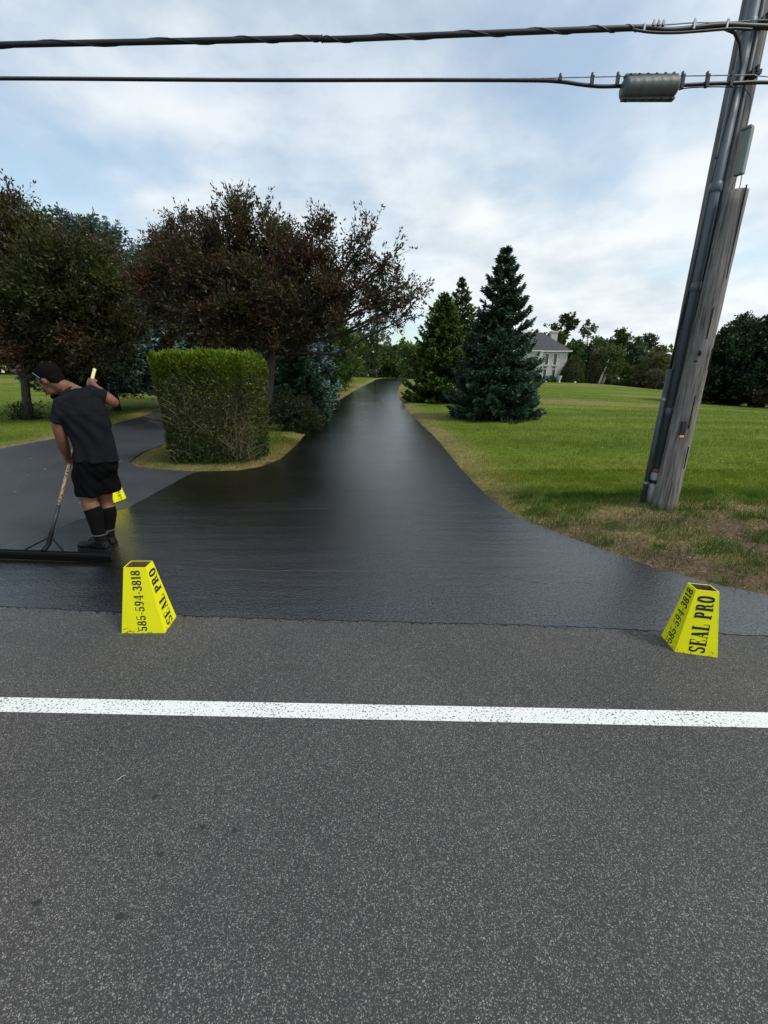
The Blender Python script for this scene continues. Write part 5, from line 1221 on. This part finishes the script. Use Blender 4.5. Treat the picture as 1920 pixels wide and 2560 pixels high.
def person():
    footL = Vector(gpt(262, 1380)+(.008,)); root = empty('person', footL, 'man bending over a squeegee in black t-shirt, shorts, knee socks and tarred boots', 'person')
    skin = simple('skin', (.175, .070, .036), .5, noise=.16, nscale=35, bump=.1, bscale=90)
    lsh, rsh = P(158, 1012, 3.86), P(234, 985, 3.98); side = (rsh-lsh).normalized()
    spine = [P(240, 1172, 3.90), P(240, 1150, 3.90), P(235, 1118, 3.90), P(222, 1075, 3.90), P(208, 1035, 3.90), P(198, 1005, 3.93), P(190, 984, 3.97)]
    sx = [.155, .165, .150, .160, .178, .178, .11]; sy = [.10, .115, .10, .105, .115, .10, .07]
    def torso(mb, add=(0,)*7, upto=7, start=0, sxm=1.0):
        rings = []
        sd0 = Vector((.95, .28, .22 if start else .05)).normalized()
        for i in range(start, upto):
            t = i/6; s_ = (sd0*(1-t)+side*t).normalized(); ax = (spine[min(i+1, 6)]-spine[max(i-1, 0)]).normalized(); s_ = (s_-ax*s_.dot(ax)).normalized(); fr_ = ax.cross(s_)
            rings.append(ring_e(spine[i], s_, fr_, (sx[i]+add[i])*sxm, sy[i]+add[i]))
        mb.loft(rings)
    L_leg = [P(219, 1170, 3.86), P(217, 1222, 3.85), P(222, 1250, 3.83), P(236, 1283, 3.82), P(243, 1315, 3.80), P(251, 1350, 3.78)]
    R_leg = [P(258, 1168, 3.95), P(259, 1222, 3.97), P(262, 1250, 3.98), P(270, 1283, 3.96), P(270, 1315, 3.94), P(271, 1345, 3.90)]
    rl = [.10, .080, .068, .072, .056, .042]
    L_arm = [lsh, P(147, 1055, 3.82), P(153, 1092, 3.82), P(160, 1118, 3.86), P(169, 1139, 3.91)]
    R_arm = [rsh, P(262, 993, 4.03), P(284, 1006, 4.07), P(263, 989, 4.13), P(244, 972, 4.20)]
    ra = [.062, .058, .047, .047, .031]
    hb_, ht_ = P(119, 1368, 3.62), P(237, 922, 4.35); hax = (ht_-hb_).normalized()
    def on_handle(py):
        lo, hi = 0, 1
        for _ in range(40):
            m_ = (lo+hi)/2; p = hb_.lerp(ht_, m_); dz = p.z-CAM_H; y = 1280-FPX*(p.y*ST+dz*CT)/(p.y*CT-dz*ST)
            if y > py: lo = m_
            else: hi = m_
        return hb_.lerp(ht_, lo)
    # head frame
    hc = P(124, 945, 3.98); u_ = Vector((-.50, .06, .86)).normalized(); f_ = Vector((-.84, .16, -.50)); f_ = (f_-u_*f_.dot(u_)).normalized(); s_ = u_.cross(f_)
    if s_.y > 0: s_ = -s_
    K = 1.10
    def H(f, s, u): return hc+(f_*f+s_*s+u_*u)*K
    HM = Matrix((f_, s_, u_)).transposed()
    def he(mb, c, r): mb.ellipsoid(H(*c), [q*K for q in r], HM, 20, 12)
    b = MB(); torso(b)
    for ch, rr_ in ((L_leg, rl), (R_leg, rl), (L_arm, ra), (R_arm, ra)):
        p, r_ = interp_chain(ch, rr_); b.tube(p, r_, 14)
    b.ellipsoid(lsh, (.07, .07, .07)); b.ellipsoid(rsh, (.07, .07, .07)); b.ellipsoid(R_arm[2], (.046, .046, .046))
    b.tube([P(192, 990, 3.96), P(172, 972, 3.99), H(-.03, 0, -.07), H(-.01, 0, -.02)], [.095, .066, .060, .06], 16)
    he(b, (0, 0, 0), (.098, .078, .105)); he(b, (.036, 0, -.072), (.060, .056, .075)); he(b, (.070, 0, -.122), (.028, .03, .024)); he(b, (.055, 0, -.05), (.046, .066, .05))
    he(b, (.088, 0, .005), (.018, .05, .014)); b.tube([H(.092, 0, -.005), H(.108, 0, -.032), H(.122, 0, -.050)], [.010*K, .013*K, .015*K], 10); he(b, (.108, 0, -.052), (.014, .020, .010))
    he(b, (.094, 0, -.078), (.013, .026, .008)); he(b, (.092, 0, -.094), (.013, .024, .008)); he(b, (-.008, .076, -.030), (.015, .010, .028)); he(b, (-.008, -.076, -.030), (.015, .010, .028))
    # hands closed round the handle
    def hand(c, palm, wrist, flip=1):
        palm = (palm-hax*palm.dot(hax)).normalized(); w = hax.cross(palm)*flip
        Mh = Matrix((palm, w, hax)).transposed()
        b.ellipsoid(c+palm*.034, (.017, .034, .044), Mh, 14, 8); b.tube([wrist, wrist.lerp(c+palm*.036, .5), c+palm*.036], [.029, .027, .024], 12)
        for j, (off, rr_, fl) in enumerate([(.034, .0088, 200), (.012, .0095, 215), (-.010, .0092, 208), (-.031, .0078, 185)]):
            pts = [c+palm*.034+w*.022+hax*off]+[c+(palm*math.cos(R_(a))+w*math.sin(R_(a)))*.0285+hax*off for a in (55, 95, 135, 170, fl)]
            b.tube(pts, [rr_*1.15, rr_*1.1, rr_, rr_*1.05, rr_*.95, rr_*.75], 8)
        pts = [c+palm*.030-w*.022+hax*.020, c+palm*.012-w*.034+hax*.040, c-palm*.012-w*.027+hax*.052, c-palm*.028-w*.006+hax*.050]
        b.tube(pts, [.014, .0125, .011, .008], 8)
    hl = on_handle(1151); hr_ = on_handle(958)
    hand(hl, Vector((-.4, -.8, .1)), L_arm[-1]); hand(hr_, Vector((.6, -.5, .1)), R_arm[-1], -1)
    sculpt(b, 'body', skin, root, .0064, 4)
    # hair, beard, brow, eye
    hairm = simple('black_hair', (.007, .006, .0055), .95, bump=.9, bscale=160, spec=.08)
    h = MB(); he(h, (-.020, 0, .024), (.098, .0845, .094)); he(h, (-.050, 0, -.028), (.056, .072, .06)); he(h, (.020, 0, .062), (.060, .068, .046)); he(h, (.022, .066, -.008), (.016, .010, .034)); he(h, (.022, -.066, -.008), (.016, .010, .034)); he(h, (-.062, 0, -.055), (.038, .058, .045))
    sculpt(h, 'hair', hairm, root, .0055, 3, lambda c: .003*np.sin(c[:, 0]*260)*np.sin(c[:, 2]*290+c[:, 1]*240)+.0015*np.sin(c[:, 0]*520+c[:, 2]*470))
    h = MB(); he(h, (.064, 0, -.128), (.040, .036, .022)); he(h, (.042, 0, -.128), (.034, .044, .020)); he(h, (.097, 0, -.070), (.011, .026, .006)); he(h, (.085, 0, -.113), (.014, .018, .014))
    sculpt(h, 'beard', hairm, root, .005, 2)
    em = simple('eye_dark', (.02, .012, .01), .2)
    for sg in (-1, 1):
        h = MB(); he(h, (.096, sg*.030, .006), (.008, .020, .0045)); h.build('eyebrow', hairm, root, smooth=True)
        h = MB(); he(h, (.086, sg*.032, -.018), (.010, .012, .007)); h.build('eye', em, root, smooth=True)
    pass
    # sunglasses pushed up on the head
    h = MB(); h.tube([H(.068, .040, .088), H(.052, .062, .078), H(.022, .084, .048), H(-.005, .0895, .0)], .0014, 6); h.tube([H(.068, -.040, .088), H(.052, -.062, .078), H(.022, -.084, .048), H(-.005, -.0895, .0)], .0014, 6); h.tube([H(.068, .040, .088), H(.084, 0, .090), H(.068, -.040, .088)], .0016, 6)
    h.build('sunglasses', simple('pale_frame', (.45, .45, .46), .3), root)
    # t-shirt
    cloth = simple('black_cotton', (.009, .010, .0125), .9, noise=.15, nscale=12, bump=.25, bscale=420, spec=.1)
    t = MB()
    save = list(spine); add = (.030, .030, .026, .022, .018, .018, .016)
    torso(t, add, 7, 1)
    t.ellipsoid(lsh, (.078, .078, .076)); t.ellipsoid(rsh, (.078, .078, .076))
    t.tube([P(190, 992, 3.96), P(180, 980, 3.975)], [.11, .078], 18)
    a0 = lsh; a1 = P(148, 1058, 3.825); t.tube([spine[5].lerp(a0, .55), a0, a0.lerp(a1, .5), a1], [.09, .080, .078, .080], 18)
    a0 = rsh; a1 = P(264, 995, 4.03); t.tube([spine[5].lerp(a0, .55), a0, a0.lerp(a1, .6), a1], [.09, .078, .072, .072], 18)
    def folds(c):
        x, y, z = c.T
        v = .0050*np.sin(46*(x*.85-z*.45)+3*np.sin(z*6)) + .0035*np.sin(80*(x*.7+z*.35)+2.2*np.sin(z*9+1)) + .003*np.sin(120*z+30*x+2*np.sin(x*20))*np.exp(-((z-1.38)/.09)**2)
        return 2.0*v*(.15+.85*sm(1.40-z, 0, .25))+.003*np.sin(60*z-50*x)*sm(z, 1.35, 1.5)
    sculpt(t, 't_shirt', cloth, root, .007, 6, folds)
    # shorts
    sh = simple('black_shorts_fabric', (.004, .004, .0045), .9, bump=.15, bscale=300, spec=.06)
    t = MB(); rings = []
    for i, (c, rx, ry) in enumerate([(P(237, 1128, 3.90), .162, .118), (P(239, 1150, 3.90), .178, .130), (P(240, 1172, 3.90), .184, .132), (P(241, 1192, 3.90), .150, .105)]):
        sd0 = Vector((.95, .28, 0)).normalized(); rings.append(ring_e(c, sd0, Vector((-.28, .95, 0)).normalized(), rx, ry, 24))
    t.loft(rings)
    t.tube([P(224, 1148, 3.875), P(220, 1190, 3.865), P(224, 1212, 3.86), P(226, 1236, 3.86)], [.122, .125, .125, .126], 20); t.tube([P(256, 1148, 3.94), P(260, 1190, 3.955), P(266, 1210, 3.96), P(270, 1229, 3.96)], [.118, .120, .120, .116], 20)
    sculpt(t, 'shorts', sh, root, .007, 14, lambda c: .005*np.sin(58*(c[:, 0])+2*np.sin(c[:, 2]*8))*sm(1.0-c[:, 2], 0, .3)+.003*np.sin(90*c[:, 0]+40*c[:, 2]))
    # socks
    sk = simple('black_sock', (.004, .004, .004), .9, bump=.4, bscale=250, spec=.1)
    for leg in (L_leg, R_leg):
        t = MB(); y0 = leg[2].lerp(leg[3], .62); p, r_ = interp_chain([y0, leg[3], leg[4], leg[5], leg[5]-Vector((0, 0, .03))], [.076, .0765, .061, .048, .05]); t.tube(p, r_, 18); t.build('sock', sk, root, smooth=True)
    # boots
    bm_ = simple('tarred_leather', (.0045, .004, .004), .6, noise=.5, nscale=30, bump=.5, bscale=60, spec=.2)
    for i, (hp, tp, leg) in enumerate([((270, 1382), (196, 1375), L_leg), ((280, 1361), (226, 1352), R_leg)]):
        h0 = Vector(gpt(*hp)+(.010,)); t0 = Vector(gpt(*tp)+(.010,)); d = (t0-h0); d.z = 0; Lf = .30; d.normalize(); t0 = h0+d*Lf; w = Vector((-d.y, d.x, 0)); up = Vector((0, 0, 1))
        ank = leg[5]; h0 = Vector((ank.x, ank.y, .010))-d*.085; KB = 1.16
        t = MB(); rings = []
        for s, wd, hh in [(0.0, .026, .045), (.02, .037, .075), (.08, .042, .095), (.13, .043, .088), (.18, .048, .066), (.23, .050, .055), (.275, .044, .048), (.30, .024, .032)]:
            c = h0+d*s*KB+up*(.016+hh/2); rings.append([c+w*(math.cos(2*math.pi*k/16)*wd*1.1)+up*(math.sin(2*math.pi*k/16)*hh/2*(1.0 if math.sin(2*math.pi*k/16) > 0 else 1.05)) for k in range(16)])
        t.loft(rings); a0 = h0+d*.075
        t.tube([a0+up*.03, a0+up*.08, a0+up*.13, a0+up*.165], [.05, .052, .055, .060], 16)
        sculpt(t, 'boot', bm_, root, .005, 3, lambda c: .0014*np.sin(c[:, 2]*150+c[:, 0]*30)+.0012*np.sin(c[:, 0]*240+c[:, 1]*160))
        bt_ = [o for o in root.children if o.name.startswith('boot')][-1]
        so_ = MB(); rings = []
        for s, wd in [(-.004, .020), (.015, .036), (.08, .040), (.13, .040), (.19, .050), (.24, .052), (.28, .044), (.306, .020)]:
            c = h0+d*s*KB; wd *= 1.12; rings.append([c+w*wd+up*.026, c-w*wd+up*.026, c-w*(wd-.001)-up*.002, c+w*(wd-.001)-up*.002])
        so_.loft(rings); q = so_.build('sole', simple('tarred_rubber', (.008, .008, .008), .5), bt_); q.matrix_parent_inverse = Matrix.Identity(4)
        q2 = MB(); q2.tube([a0+up*.168+d.lerp(w, k/8)*0+Vector((math.cos(k*math.pi/6)*.062, math.sin(k*math.pi/6)*.062, 0)) for k in range(13)], .006, 6, cap=False); q = q2.build('collar', simple('grey_boot_collar', (.06, .06, .062), .6), bt_); q.matrix_parent_inverse = Matrix.Identity(4)
    # ---- squeegee
    e1 = Vector(gpt(281, 1408)+(.008,)); e0 = Vector(gpt(0, 1398)+(.008,)); e0 = e1+(e0-e1)*1.22; dx = (e0-e1).normalized(); pr = Vector((-dx.y, dx.x, 0))
    if pr.y < 0: pr = -pr
    sq = empty('squeegee', (e0+e1)/2, 'long wooden handled sealer squeegee with a wide black rubber blade, held by the man', 'squeegee')
    blk = simple('tarred_rubber_blade', (.003, .003, .003), .7, bump=.3, bscale=40, spec=.15); mtl = simple('tarred_metal', (.004, .004, .004), .6, .0, bump=.4, bscale=50, spec=.25)
    Lb = (e0-e1).length; Mx = Matrix((dx, pr, Vector((0, 0, 1)))).transposed(); mid = (e0+e1)/2
    k = MB(); k.box(mid+Vector((0, 0, .027)), (Lb, .010, .062), Mx @ Matrix.Rotation(R_(14), 3, 'X')); k.build('rubber_blade', blk, sq)
    k = MB(); k.box(mid+Vector((0, 0, .064))+pr*.014, (Lb*.995, .030, .018), Mx); k.box(mid+Vector((0, 0, .078))+pr*.026, (Lb*.99, .006, .016), Mx); k.build('blade_frame', mtl, sq, bevel=.003)
    ft = hb_; k = MB(); c0 = mid+dx*((ft-mid).dot(dx)); k.tube([c0+pr*.03+dx*.19+Vector((0, 0, .085)), ft+hax*.10], .008, 8); k.tube([c0+pr*.03-dx*.19+Vector((0, 0, .085)), ft+hax*.10], .008, 8); k.tube([c0+pr*.02+Vector((0, 0, .08)), ft+hax*.02, ft+hax*.14], .021, 12); k.build('bracket', mtl, sq)
    cut_ = on_handle(1262)
    wood = simple('bare_wood', (.60, .43, .22), .6, noise=.18, nscale=14, bump=.2, bscale=60)
    k = MB(); k.tube([ft+hax*.05, cut_], .0155, 14); q = k.build('handle', simple('tar_coated_wood', (.018, .018, .02), .45, bump=.6, bscale=50), sq, smooth=True); q['label'] = 'tar coated lower length of the handle'
    m, t_, b_ = new_mat('wood_with_tar_spots'); tcn = N(t_, 'ShaderNodeTexCoord'); n_ = N(t_, 'ShaderNodeTexNoise', i_Scale=60.0, i_Detail=3.0); LK(t_, tcn.outputs['Object'], n_.inputs[0])
    r = N(t_, 'ShaderNodeValToRGB'); LK(t_, n_.outputs[0], r.inputs[0]); r.color_ramp.elements[0].position = .38; r.color_ramp.elements[0].color = (.05, .035, .02, 1); r.color_ramp.elements[1].position = .44; r.color_ramp.elements[1].color = (.66, .47, .25, 1); LK(t_, r.outputs[0], b_.inputs['Base Color'])
    k = MB(); k.tube([cut_, on_handle(1160), hl.lerp(hr_, .5)], .0150, 14); k.build('handle', m, sq, smooth=True)
    k = MB(); k.tube([hl.lerp(hr_, .5), ht_-hax*.004, ht_], [.0148, .0148, .012], 14); q = k.build('handle', simple('pale_wood', (.78, .70, .36), .55), sq, smooth=True); q['label'] = 'clean pale upper length of the handle'
person()
